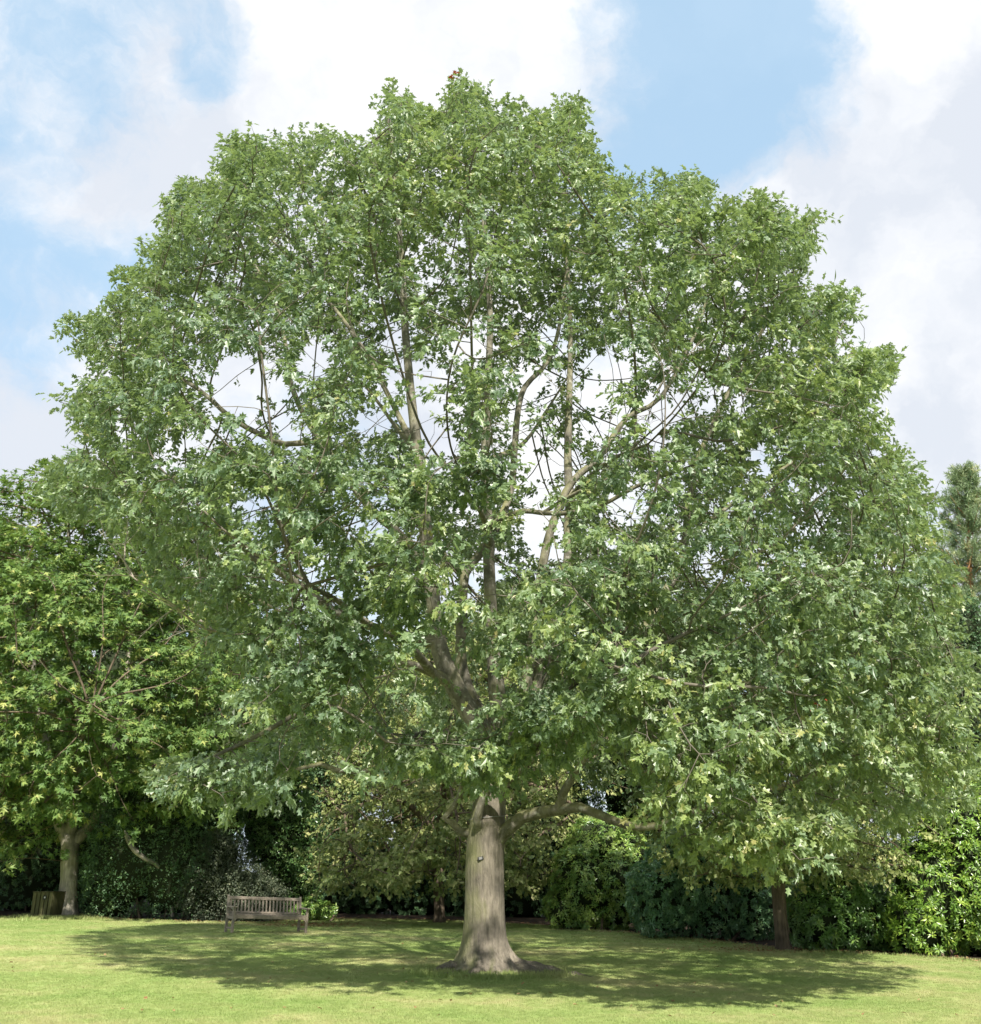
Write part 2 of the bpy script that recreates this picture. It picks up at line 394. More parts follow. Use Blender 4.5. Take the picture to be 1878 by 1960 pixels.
# --------------------------------------- branches that grow towards the light
class Skeleton:
    def __init__(s): s.p = []; s.par = []; s.r = []; s.guide = []; s.chains = []
    def add_guide(s, pts, start=None):
        """pts rows (x,y,z,r); the chain hangs on the nearest node already there"""
        pts = np.asarray(pts, float)
        prev = -1; first = 0
        if s.p:
            d = np.linalg.norm(np.array(s.p) - pts[0, :3], axis=1); prev = int(np.argmin(d))
            pts = np.vstack([[*s.p[prev], min(pts[0, 3] * 1.35, s.r[prev])], pts[1:] if d[prev] < .5 else pts]); first = 1
        c = catmull(pts, .3); ids = []
        for i, q in enumerate(c):
            if i == 0 and first: ids.append(prev); continue
            s.p.append(q[:3]); s.par.append(prev); s.r.append(q[3]); s.guide.append(True)
            prev = len(s.p) - 1; ids.append(prev)
        s.chains.append((c, ids)); return ids
    def colonize(s, A, step=.3, kill=.42, infl=6.0, iters=60, up=.05, jit=.12):
        A = np.asarray(A, float); nd = np.full(len(A), 1e9); ni = np.zeros(len(A), int)
        alive = np.ones(len(A), bool)
        def upd(lo):
            new = np.array(s.p[lo:])
            for a in range(0, len(new), 500):
                d = np.linalg.norm(A[:, None] - new[None, a:a + 500], axis=2); j = d.argmin(1); dm = d[np.arange(len(A)), j]
                b = dm < nd; nd[b] = dm[b]; ni[b] = j[b] + lo + a
        upd(0)
        stuck = {}
        for it in range(iters):
            alive &= nd > kill
            act = alive & (nd < infl)
            if not act.any(): break
            lo = len(s.p)
            P_ = np.array(s.p); ids = ni[act]; dirs = nz(A[act] - P_[ids])
            uniq, inv = np.unique(ids, return_inverse=True)
            acc = np.zeros((len(uniq), 3)); np.add.at(acc, inv, dirs)
            acc = nz(acc + rng.normal(size=acc.shape) * jit + np.array([0, 0, up]))
            for u, d in zip(uniq, acc):
                k = stuck.get(int(u), 0)
                if k > 3: alive &= ~((ni == u) & alive & (nd < 1.2)); continue
                stuck[int(u)] = k + 1
                s.p.append(P_[u] + d * step); s.par.append(int(u)); s.r.append(0.0); s.guide.append(False)
            if len(s.p) == lo: break
            upd(lo)
        return ni
    def finish(s, A, ni, tip=.0052, ex=2.35, side=0.0):
        n = len(s.p); par = s.par
        load = np.zeros(n); np.add.at(load, ni, tip ** ex)
        for i in range(n - 1, -1, -1):
            if load[i] == 0 and not s.guide[i]: load[i] = (tip * .8) ** ex
            if par[i] >= 0 and par[i] < i: load[par[i]] += load[i]
        rr = load ** (1 / ex)
        p = np.array(s.p); kids = [[] for _ in range(n)]
        for i in range(n):
            if par[i] >= 0: kids[par[i]].append(i)
        for _ in range(2):          # smooth the grown part only
            q = p.copy()
            for i in range(n):
                if not s.guide[i] and kids[i]:
                    m = max(kids[i], key=lambda c: rr[c]); q[i] = .5 * p[i] + .25 * (p[par[i]] + p[m])
            p = q
        s.P = p; s.rr = rr
        T = Tubes()
        done = np.zeros(n, bool)
        for i in range(n):
            if s.guide[i] or done[i]: continue
            pa = par[i]
            ch = [i]; done[i] = True
            while True:
                ks = [c for c in kids[ch[-1]] if not s.guide[c] and not done[c]]
                if not ks: break
                m = max(ks, key=lambda c: rr[c]); done[m] = True; ch.append(m)
            pts = [p[pa]] + [p[c] for c in ch]
            r0 = rr[ch[0]]
            if s.guide[pa]: r0 = min(r0, max(.006, s.r[pa] * .8))
            rad = np.minimum(np.array([r0 * 1.15] + [rr[c] for c in ch]), r0 * 1.15)
            T.add(pts, rad, 8 if r0 > .05 else 5 if r0 > .018 else 3)
        # last twig out to each spray
        for a, j in zip(A, ni):
            b = p[j]; d = a - b
            if np.linalg.norm(d) > 2.0: continue
            mid = b + d * .5 + rng.normal(size=3) * .04
            T.add([b, mid, a], [.0058, .0045, .003], 3)
        s.twigs = []
        for i in range(n):
            if s.guide[i] or rng.random() > side: continue
            d = nz(p[i] - p[par[i]]); q = nz(rng.normal(size=3) + np.array([0, 0, .35])); d2 = nz(d * .6 + q * .9)
            ln = rng.uniform(.16, .42); m = p[i] + d2 * ln * .5 + rng.normal(size=3) * .03; e = p[i] + nz(d2 + rng.normal(size=3) * .3) * ln
            T.add([p[i], m, e], [.005, .004, .002], 3); s.twigs.append(e)
        return T

# ================================================================ THE LAWN
def lawn_mat():
    m, nt, N, L, out = new_mat('lawn')
    tc = N.new('ShaderNodeTexCoord')
    def nn(s, d, r=.6):
        n = N.new('ShaderNodeTexNoise'); n.inputs['Scale'].default_value = s; n.inputs['Detail'].default_value = d; n.inputs['Roughness'].default_value = r
        L.new(tc.outputs['Object'], n.inputs['Vector']); return n
    a = nn(.33, 6, .6); b = nn(55, 5, .7); c = nn(3.0, 5)
    s = N.new('ShaderNodeMath'); s.operation = 'MULTIPLY_ADD'; L.new(c.outputs['Fac'], s.inputs[0]); s.inputs[1].default_value = .35; L.new(a.outputs['Fac'], s.inputs[2])
    r = ramp_node(N, L, s.outputs[0], [(.52, (.200, .280, .082)), (.69, (.260, .315, .112)), (.88, (.37, .355, .175))])
    r2 = ramp_node(N, L, b.outputs['Fac'], [(.25, (.84, .85, .83)), (.7, (1.1, 1.1, 1.08))])
    mx = N.new('ShaderNodeMix'); mx.data_type = 'RGBA'; mx.blend_type = 'MULTIPLY'; mx.inputs['Factor'].default_value = 1
    L.new(r.outputs[0], mx.inputs['A']); L.new(r2.outputs[0], mx.inputs['B'])
    p = N.new('ShaderNodeBsdfPrincipled'); L.new(mx.outputs['Result'], p.inputs['Base Color']); p.inputs['Roughness'].default_value = .9; p.inputs['Specular IOR Level'].default_value = .15
    bp = N.new('ShaderNodeBump'); bp.inputs['Strength'].default_value = .5; bp.inputs['Distance'].default_value = .02; L.new(b.outputs['Fac'], bp.inputs['Height']); L.new(bp.outputs[0], p.inputs['Normal'])
    L.new(p.outputs[0], out.inputs[0]); return m
def grass_mat():
    m, nt, N, L, out = new_mat('grass_blade')
    g = N.new('ShaderNodeNewGeometry')
    def nn(s, d):
        n = N.new('ShaderNodeTexNoise'); n.inputs['Scale'].default_value = s; n.inputs['Detail'].default_value = d; n.inputs['Roughness'].default_value = .6
        L.new(g.outputs['Position'], n.inputs['Vector']); return n
    a = nn(.33, 6); c = nn(3.0, 5); b = nn(40, 2)
    s = N.new('ShaderNodeMath'); s.operation = 'MULTIPLY_ADD'; L.new(c.outputs['Fac'], s.inputs[0]); s.inputs[1].default_value = .35; L.new(a.outputs['Fac'], s.inputs[2])
    s2 = N.new('ShaderNodeMath'); s2.operation = 'MULTIPLY_ADD'; L.new(b.outputs['Fac'], s2.inputs[0]); s2.inputs[1].default_value = .25; L.new(s.outputs[0], s2.inputs[2])
    r = ramp_node(N, L, s2.outputs[0], [(.62, (.232, .322, .094)), (.80, (.308, .365, .132)), (.98, (.43, .41, .205))])
    p = N.new('ShaderNodeBsdfPrincipled'); L.new(r.outputs[0], p.inputs['Base Color']); p.inputs['Roughness'].default_value = .55; p.inputs['Specular IOR Level'].default_value = .3
    t = N.new('ShaderNodeBsdfTranslucent'); L.new(r.outputs[0], t.inputs['Color'])
    x = N.new('ShaderNodeMixShader'); x.inputs[0].default_value = .3; L.new(p.outputs[0], x.inputs[1]); L.new(t.outputs[0], x.inputs[2]); L.new(x.outputs[0], out.inputs[0])
    return m
M['lawn'] = lawn_mat(); M['grass'] = grass_mat()
M['soil'] = plain_mat('leaf_mould', (.03, .022, .016), .95, .1, .45, 14)

def sheet(name, x0, x1, y0, y1, nx, ny, mat, dz=0.0):
    xs = np.linspace(x0, x1, nx); ys = np.linspace(y0, y1, ny)
    X, Y = np.meshgrid(xs, ys); Z = -SLOPE * X + dz
    V = np.stack([X, Y, Z], -1).reshape(-1, 3)
    i = np.arange(ny - 1)[:, None] * nx + np.arange(nx - 1)[None]
    F = np.stack([i, i + 1, i + nx + 1, i + nx], -1).reshape(-1, 4)
    return mesh_np(name, V, F, mat, smooth=True)
lawn = sheet('lawn', -600, 600, -300, 1500, 25, 37, M['lawn'])
tag(lawn, 'mown green lawn with dry yellowish patches', 'lawn', kind='structure')

# dark bed of leaf mould under the shrubs, along the back of the lawn
edge_px = [(-500, 1752), (-150, 1754), (60, 1757), (230, 1760), (330, 1764), (420, 1766), (520, 1767), (600, 1760), (700, 1760), (830, 1763), (950, 1768), (1040, 1773), (1120, 1780), (1220, 1788), (1330, 1800), (1420, 1810), (1500, 1822), (1600, 1822), (1700, 1828), (1800, 1834), (1900, 1842), (2100, 1860), (2500, 1880)]
def make_bed():
    front = np.array([PG(x, y) for x, y in edge_px])
    fr = catmull(front, .5)
    fr[:, 1] += np.array([.25 * mnoise.noise(Vector((q[0] * .9, q[1] * .9, 0))) for q in fr])
    back = fr.copy(); back[:, 1] = np.maximum(fr[:, 1] + 8, 75)
    n = len(fr); V = np.vstack([fr, back]); V[:, 2] = -SLOPE * V[:, 0] + .006
    i = np.arange(n - 1); F = np.stack([i, i + 1, i + n + 1, i + n], -1)
    o = mesh_np('planting_bed', V, F, M['soil']); tag(o, 'dark bed of leaf mould under the shrubs behind the lawn', 'ground', kind='structure')
    return fr
bed_edge = make_bed()

# ================================================================ THE OAK
Y0 = 18.6
OAKB = PG(930, 1858); OAKB[1] = Y0; OAKB[2] = gz(OAKB[0], Y0)
oak = empty('oak_tree', OAKB)
tag(oak, 'huge spreading oak with flared trunk standing alone in the middle of the lawn', 'tree')

def make_oak_trunk():
    # (px x, px y, half width in px) down the bare trunk
    prof = [(928, 1856, 60), (928, 1838, 52), (928, 1818, 46.5), (928, 1795, 42.5), (928, 1765, 39.5), (928, 1720, 38), (928, 1680, 37.5), (929, 1640, 36.5), (931, 1600, 36), (934, 1565, 33), (938, 1530, 31), (945, 1490, 28.5), (953, 1450, 26), (957, 1415, 24), (956, 1390, 21)]
    rows = []
    for x, y, w in prof:
        p = P(x, y, Y0); dep = proj(p)[2]; rows.append([*p, w / FPX * dep])
    rows[0][2] = OAKB[2]
    rows.insert(0, [rows[0][0], rows[0][1], OAKB[2] - .3, rows[0][3] * 1.15])
    c = catmull(rows, .055)
    S = 96; th = np.arange(S) / S * 2 * math.pi
    roots = [(-.10, .85, .17), (-.62, .42, .2), (-1.2, .30, .22), (-1.75, .34, .2), (-2.45, .30, .22), (3.0, .34, .2), (2.2, .4, .25), (1.3, .4, .25), (.5, .35, .2)]
    V = []
    for q in c:
        h = q[2] - OAKB[2]
        r = np.full(S, q[3])
        fl = max(0., 1 - max(h, 0) / .62) ** 2.6
        for (a, amp, wd) in roots:
            d = (th - a + math.pi) % (2 * math.pi) - math.pi
            r = r + fl * amp * .55 * np.exp(-(d / wd) ** 2)
            r = r + .006 * math.exp(-h / 1.0) * np.exp(-(d / .2) ** 2)
        nb = np.array([mnoise.fractal(Vector((math.cos(t) * 1.3, math.sin(t) * 1.3, h * .55)), 1., 2., 4) for t in th])
        nf = np.array([mnoise.noise(Vector((math.cos(t) * 9, math.sin(t) * 9, h * 1.4))) for t in th])
        nr = np.array([mnoise.noise(Vector((math.cos(t) * 5, math.sin(t) * 5, h * 7 + 9))) for t in th])
        r = r * (1 + .022 * nb) + .006 * nf + .05 * nr * fl
        V.append(np.stack([q[0] + r * np.cos(th), q[1] + r * np.sin(th), np.full(S, q[2]) + fl * .0], -1))
    V = np.array(V); n = len(V)
    i = np.arange(n - 1)[:, None] * S; j = np.arange(S)[None]; k = (j + 1) % S
    F = np.stack([i + j, i + k, i + S + k, i + S + j], -1).reshape(-1, 4)
    o = mesh_np('trunk', V.reshape(-1, 3), F, M['oak_bark'], oak, smooth=True)
    # surface roots that run out into the grass
    for a, ln, r0 in [(-.12, 1.75, .14), (-.42, 1.15, .13), (-1.25, .72, .12), (-1.8, .85, .12), (-2.5, .8, .10), (-2.95, .95, .12), (.5, 1.2, .12), (1.6, 1.1, .12), (2.5, 1.1, .12)]:
        pts = []
        for t in np.linspace(0, 1, 14):
            rad = .30 + ln * t; aa = a + .22 * math.sin(t * 5 + a * 3) * t
            x = OAKB[0] + rad * math.cos(aa); y = Y0 + rad * math.sin(aa)
            pts.append((x, y, gz(x, y) + .13 * (1 - t) ** 1.2 - .07 * t + .02 * math.sin(t * 9 + a * 5)))
        T = Tubes(); T.add(pts, np.linspace(r0, .035, 14), 12, wob=.15)
        T.build('root', M['oak_bark'], oak)
make_oak_trunk()

G = Skeleton()
def guide(pts, build=True, mat='limb_bark', name='limb', sides=12):
    """pts (px, py, Y, r)"""
    rows = [[*P(x, y, Y), r] for x, y, Y, r in pts]
    n0 = len(G.chains); G.add_guide(rows); c, ids = G.chains[-1]
    if build:
        c = c.copy(); jit = np.array([[mnoise.noise(Vector(q[:3]) * 1.1 + Vector((k * 7.3, 0, 0))) for k in range(3)] for q in c])
        T = Tubes(); T.add(c[:, :3], c[:, 3], sides, wob=.035); T.build(name, M[mat], oak)
    return ids
def gl(pts, Ys, rs):
    n = len(pts); t = np.linspace(0, 1, n)
    Yv = np.interp(t, np.linspace(0, 1, len(Ys)), Ys); rv = np.interp(t, np.linspace(0, 1, len(rs)), rs)
    return [(x, y, Y, r) for (x, y), Y, r in zip(pts, Yv, rv)]
# the trunk itself as the root of the skeleton (its mesh is above)
guide(gl([(928, 1700), (931, 1600), (938, 1530), (953, 1450), (957, 1400)], [Y0], [.34, .3, .25, .22]), build=False)
LIMBS = [
 ([(957, 1400), (950, 1310), (943, 1226), (939, 1155), (936, 1080), (935, 1011), (931, 966), (928, 883), (932, 800), (936, 700), (938, 600), (930, 480), (920, 350), (905, 260)], [18.6, 18.6, 18.4], [.17, .125, .11, .085, .06, .03]),
 ([(953, 1450), (915, 1385), (868, 1310), (838, 1230), (825, 1120), (813, 990), (800, 870), (787, 760), (775, 620), (768, 480), (755, 330), (748, 230)], [18.5, 18.2, 18.0], [.22, .185, .165, .135, .105, .08, .055, .03]),
 ([(955, 1430), (910, 1350), (887, 1290), (882, 1244), (885, 1165), (891, 1098), (915, 1065), (945, 1020), (965, 975), (980, 930), (990, 800), (1005, 740), (1050, 690), (1075, 600), (1090, 450)], [18.8, 19.3, 20.5], [.14, .105, .09, .075, .06, .03]),
 ([(957, 1420), (1000, 1370), (1045, 1260), (1080, 1150), (1091, 1055), (1089, 1004), (1091, 957), (1087, 885), (1090, 750), (1092, 640), (1085, 480), (1080, 300)], [18.7, 19.6, 20.6], [.16, .13, .12, .095, .06, .03]),
 ([(1000, 1370), (1025, 1180), (1040, 1077), (1055, 1012), (1084, 940), (1112, 905), (1145, 878), (1200, 800), (1265, 760), (1330, 640), (1380, 500), (1430, 430)], [18.9, 19.3, 19.9], [.10, .085, .07, .045, .025]),
 ([(936, 1005), (965, 990), (1000, 978), (1040, 982), (1075, 983), (1145, 970), (1220, 930), (1300, 900)], [18.5, 16.6], [.06, .045, .03]),
 ([(1037, 980), (1090, 949), (1145, 924), (1200, 900)], [17.8, 17.2], [.03, .02]),
 ([(825, 1110), (777, 1036), (730, 993), (690, 950), (640, 880), (600, 845), (545, 850), (450, 805), (380, 745), (280, 690), (200, 660)], [18.2, 17.0], [.10, .075, .06, .045, .025]),
 ([(800, 870), (760, 790), (735, 740), (690, 660), (640, 590), (560, 500), (480, 420)], [18.1, 18.6], [.06, .045, .025]),
 ([(640, 880), (585, 800), (556, 730), (545, 650), (520, 560), (460, 470), (400, 400)], [17.8, 19.0], [.06, .05, .03, .02]),
 ([(838, 1230), (742, 1209), (640, 1170), (560, 1110), (470, 1060), (380, 1000), (250, 950), (150, 930)], [18.3, 17.4, 16.6], [.10, .075, .05, .025]),
 ([(868, 1315), (806, 1278), (720, 1262), (640, 1310), (560, 1370), (470, 1420), (380, 1460)], [18.3, 17.2, 15.6], [.09, .07, .045, .025]),
 ([(945, 1465), (860, 1462), (773, 1472), (700, 1475), (646, 1475), (613, 1462), (540, 1480), (440, 1490)], [18.6, 18.0], [.08, .06, .045, .02]),
 ([(935, 1620), (968, 1590), (1000, 1564), (1040, 1553), (1070, 1550), (1110, 1545), (1150, 1560), (1200, 1580), (1260, 1580), (1330, 1552), (1430, 1520), (1530, 1495), (1610, 1455), (1700, 1440)], [18.66, 17.7, 16.6, 16.2], [.15, .11, .088, .07, .055, .045, .03]),
 ([(1067, 1551), (1080, 1515), (1100, 1480), (1125, 1445), (1150, 1390), (1180, 1330)], [17.9, 16.6], [.085, .065, .045, .03]),
 ([(912, 1605), (913, 1570), (921, 1540), (935, 1512), (965, 1500), (990, 1482), (1030, 1446), (1060, 1430), (1130, 1400)], [18.28, 18.1, 17.6, 15.4], [.085, .065, .05, .03]),
 ([(912, 1612), (882, 1592), (865, 1575), (850, 1566), (868, 1545), (880, 1525), (885, 1500), (870, 1450), (820, 1420)], [18.6, 18.5, 17.6], [.085, .06, .055, .04, .025]),
 ([(960, 1400), (1040, 1330), (1130, 1270), (1205, 1240), (1239, 1197), (1270, 1137), (1303, 1085), (1313, 1010), (1330, 900), (1380, 780), (1450, 650), (1520, 520)], [18.6, 18.9, 19.2], [.13, .10, .08, .06, .025]),
 ([(1130, 1275), (1200, 1300), (1300, 1315), (1388, 1283), (1460, 1242), (1509, 1216), (1570, 1182), (1650, 1120), (1720, 1050)], [18.6, 17.4, 16.8], [.085, .065, .045, .025]),
 ([(1300, 1314), (1436, 1309), (1503, 1318), (1560, 1325), (1634, 1318), (1729, 1284), (1800, 1260)], [17.8, 16.3], [.045, .035, .02]),
 ([(1088, 1060), (1130, 1100), (1200, 1105), (1256, 1077), (1340, 1010), (1450, 930), (1560, 850), (1620, 760)], [19.6, 18.4], [.085, .06, .04, .025]),
 ([(953, 1440), (900, 1415), (850, 1402), (800, 1405), (740, 1420)], [18.4, 16, 13.6], [.08, .05, .025]),
 ([(957, 1400), (1000, 1350), (1080, 1310), (1160, 1280), (1230, 1290)], [18.4, 15, 12.4], [.09, .06, .025]),
 ([(850, 1270), (780, 1235), (700, 1190), (630, 1140), (560, 1120)], [18.1, 15.5, 13.0], [.08, .05, .025]),
 ([(936, 1030), (925, 990), (900, 950), (880, 900)], [18.4, 16.4, 14.6], [.06, .04, .02]),
 ([(1090, 960), (1120, 920), (1170, 880), (1240, 850)], [19.6, 17.4, 15.0], [.06, .04, .02]),
 ([(930, 880), (1000, 850), (1050, 780), (1100, 700)], [18.6, 22, 24.5], [.06, .04, .02]),
 ([(800, 870), (760, 820), (700, 740), (640, 680)], [18.1, 21, 24.5], [.06, .04, .02]),
 ([(891, 1098), (870, 1075), (850, 1060), (800, 1000), (730, 930)], [19.4, 21, 24], [.05, .035, .02]),
]
for pts, Ys, rs in LIMBS:
    guide(gl(pts, Ys, rs))

SIL = [(310, 1500), (340, 1400), (350, 1300), (360, 1200), (310, 1110), (200, 1045), (85, 965), (95, 880), (180, 850), (130, 825), (105, 760), (130, 690), (112, 615), (190, 570), (225, 500), (270, 455), (310, 420), (345, 350), (425, 345), (420, 255), (470, 250), (530, 275), (580, 225), (640, 220), (720, 235), (728, 150), (765, 155), (790, 200), (860, 205), (866, 148), (908, 143), (930, 200), (1000, 190), (1060, 220), (1073, 185), (1102, 190), (1120, 250), (1170, 275), (1230, 320), (1300, 345), (1350, 340), (1370, 395), (1400, 400), (1440, 380), (1490, 385), (1500, 450), (1555, 395), (1582, 430), (1570, 490), (1600, 540), (1650, 560), (1650, 600), (1620, 640), (1600, 680), (1700, 665), (1700, 720), (1725, 800), (1720, 860), (1765, 880), (1810, 960), (1830, 1040), (1868, 1150), (1878, 1250), (1900, 1380), (1870, 1480), (1830, 1560), (1760, 1610), (1650, 1600), (1540, 1650), (1480, 1675), (1420, 1630), (1310, 1615), (1250, 1590), (1180, 1520), (1120, 1530), (1000, 1475), (900, 1530), (820, 1510), (740, 1510), (640, 1540), (540, 1550), (430, 1515)]
GAPS = [(1180, 700, 55), (1335, 760, 50), (760, 640, 50), (1000, 720, 60), (560, 830, 60), (840, 830, 60), (420, 720, 60), (1080, 870, 60), (950, 1080, 40), (1150, 830, 50), (1460, 880, 40), (1420, 760, 40), (790, 740, 95), (870, 905, 75), (985, 860, 70), (1130, 740, 75), (700, 985, 70), (490, 775, 115), (610, 690, 60), (1040, 1010, 80), (655, 1085, 45), (900, 650, 65), (1260, 790, 75), (480, 965, 45), (1050, 640, 45), (330, 870, 35), (1210, 960, 60), (890, 1120, 45), (860, 1260, 60), (930, 1290, 55), (835, 1150, 45), (700, 800, 55), (380, 840, 50), (1320, 1020, 35), (1350, 1080, 40)]
PADS = [(850, 1440, 14.4, 60, 26), (780, 1430, 14.2, 45, 34), (930, 1410, 13.8, 70, 34), (1020, 1420, 14.0, 60, 34), (920, 1470, 15.0, 60, 20), (1000, 1350, 13.6, 70, 40), (1110, 1370, 13.2, 70, 40), (1190, 1320, 12.8, 70, 40), (1130, 1240, 13.4, 60, 40),
        (1260, 1410, 12.6, 70, 45), (1350, 1370, 12.8, 70, 45), (1350, 1480, 12.8, 70, 40), (1440, 1560, 13.4, 60, 30), (1480, 1615, 13.8, 40, 25), (1390, 1590, 13.6, 50, 25), (1560, 1580, 13.8, 60, 30), (1500, 1400, 13.2, 70, 40), (1650, 1430, 14.0, 70, 40),
        (520, 1440, 14.6, 70, 30), (400, 1470, 15.2, 50, 28), (350, 1485, 15.6, 25, 18), (470, 1490, 15.0, 50, 25), (680, 1380, 14.0, 70, 40), (600, 1290, 13.4, 70, 40), (530, 1310, 13.6, 50, 30), (600, 1190, 13.2, 60, 30), (480, 1220, 13.8, 60, 35), (690, 1250, 13.6, 60, 35),
        (740, 1130, 13.2, 60, 35), (690, 1060, 13.0, 60, 35), (620, 980, 12.8, 80, 40), (540, 900, 13.0, 80, 40), (800, 920, 13.0, 70, 30), (880, 910, 13.0, 70, 32), (960, 900, 13.2, 50, 30), (780, 1160, 13.6, 50, 30), (1000, 1190, 13.4, 50, 40), (1060, 1150, 13.4, 60, 35), (1130, 1120, 13.6, 60, 30),
        (1250, 1150, 13.6, 70, 40), (1260, 1050, 14, 70, 40), (1380, 1150, 14, 70, 50), (1400, 1260, 13.6, 70, 45), (1550, 1180, 14.2, 70, 50), (1560, 1290, 13.8, 70, 40), (1680, 1180, 14.6, 70, 50), (1730, 1300, 14.6, 60, 50), (1780, 1400, 15, 50, 40), (960, 1240, 14.0, 25, 40), (420, 1120, 14.2, 60, 35), (430, 900, 14, 70, 40)]
def oak_pads():
    out = []
    for x, y, Y, rx, rz in PADS:
        dep = proj(P(x, y, Y))[2]; k = 15
        q = rng.normal(size=(k, 3)) * np.array([.62 * rx / FPX * dep, .5, .55 * rz / FPX * dep]) + P(x, y, Y)
        q[:, 2] -= .25 * np.maximum(0, Y - q[:, 1])          # boughs nod towards their tips
        out.append(q)
    return np.vstack(out)
def oak_attractors(n_want, spacing):
    zs = [1.2, 2.2, 3.2, 5, 8, 11, 13, 15, 16.5, 18, 19.2, 20.5, 21.5]
    rs = [5.0, 7.6, 8.8, 9.5, 9.7, 9.5, 9.0, 8.0, 7.0, 5.0, 3.4, 1.6, .3]
    n = 420000
    p = np.stack([rng.uniform(-10, 10, n), rng.uniform(-8.2, 8.2, n), rng.uniform(1.6, 21.3, n)], -1)
    Rz = np.interp(p[:, 2], zs, rs)
    rad = np.hypot(p[:, 0], p[:, 1] / np.where(p[:, 1] < 0, .76, .82))
    shell = Rz - rad
    p[:, 1] += Y0
    x, y, dep = proj(p)
    dx, dy = x - 960, y - 950; dl = np.hypot(dx, dy) + 1e-6
    ang = np.arctan2(dy, dx); lump = np.interp(ang, np.linspace(-math.pi, math.pi, 241), [30 + 95 * mnoise.noise(Vector((math.cos(t) * 7.5, math.sin(t) * 7.5, 3.1))) for t in np.linspace(-math.pi, math.pi, 241)])
    off = np.clip(lump, 0, 95)
    ok = (shell > 0) & in_poly(x + dx / dl * off, y + dy / dl * off, SIL) & (p[:, 2] > 1.9)
    # hollow bare inside, leafy skin; the top of the dome is skin as well
    top = np.interp(rad, [0, 3, 5, 7, 8.5, 9.7], [20.5, 19, 17.6, 15.5, 13, 9]) - p[:, 2]
    low = p[:, 2] - np.interp(rad, [0, 2, 4, 6, 9.7], [6.0, 4.6, 3.4, 2.6, 1.8])
    skin = np.minimum(np.minimum(shell, np.maximum(top, 0) * .8), 6)
    ok &= low > 0
    w = np.clip(1.1 - skin / 2.6, .05, 1.0)
    g = np.ones(n)
    for gx, gy, gr in GAPS:
        d = np.hypot(x - gx, y - gy) / gr
        g = np.minimum(g, np.clip((d - .6) / .6, .018, 1))
    w = w * g * np.interp(p[:, 2], [2, 3.5, 6, 8], [.35, .5, .8, 1.0]) * np.where((x < 820) & (y > 1150), .22, 1.0)
    ok &= rng.random(n) < w
    p = p[ok]
    p = p[:52000]
    nv = fbm(p, .42)                     # leaf masses with hollows between them
    nv2 = fbm(p + 31.7, .95)
    keep = rng.random(len(p)) < np.clip(.42 + 1.9 * nv + 2.4 * nv2, .0, 1)
    p = p[keep]
    return p[thin(p, spacing)][:n_want]
A = np.vstack([oak_attractors(9000, .36), oak_pads()])
_ts = np.array(to_sun); _hit = np.zeros(len(A))
for zz_ in (.2, .6, 1.0, 1.4, 1.8, 2.2, 2.6):
    q = A - np.array([OAKB[0] + .1, Y0 - .3, zz_]); t_ = q @ _ts; dd_ = np.linalg.norm(q - t_[:, None] * _ts, axis=1)
    _hit = np.maximum(_hit, (t_ > 1.2) & (dd_ < .66))
A = A[(_hit == 0) | (rng.random(len(A)) < .10)]
ni = G.colonize(A, step=.27, kill=.34, infl=3.6, iters=62, jit=.34)
T = G.finish(A, ni, side=.38)
o = T.build('branches', M['twig'], oak); o['kind'] = 'stuff'

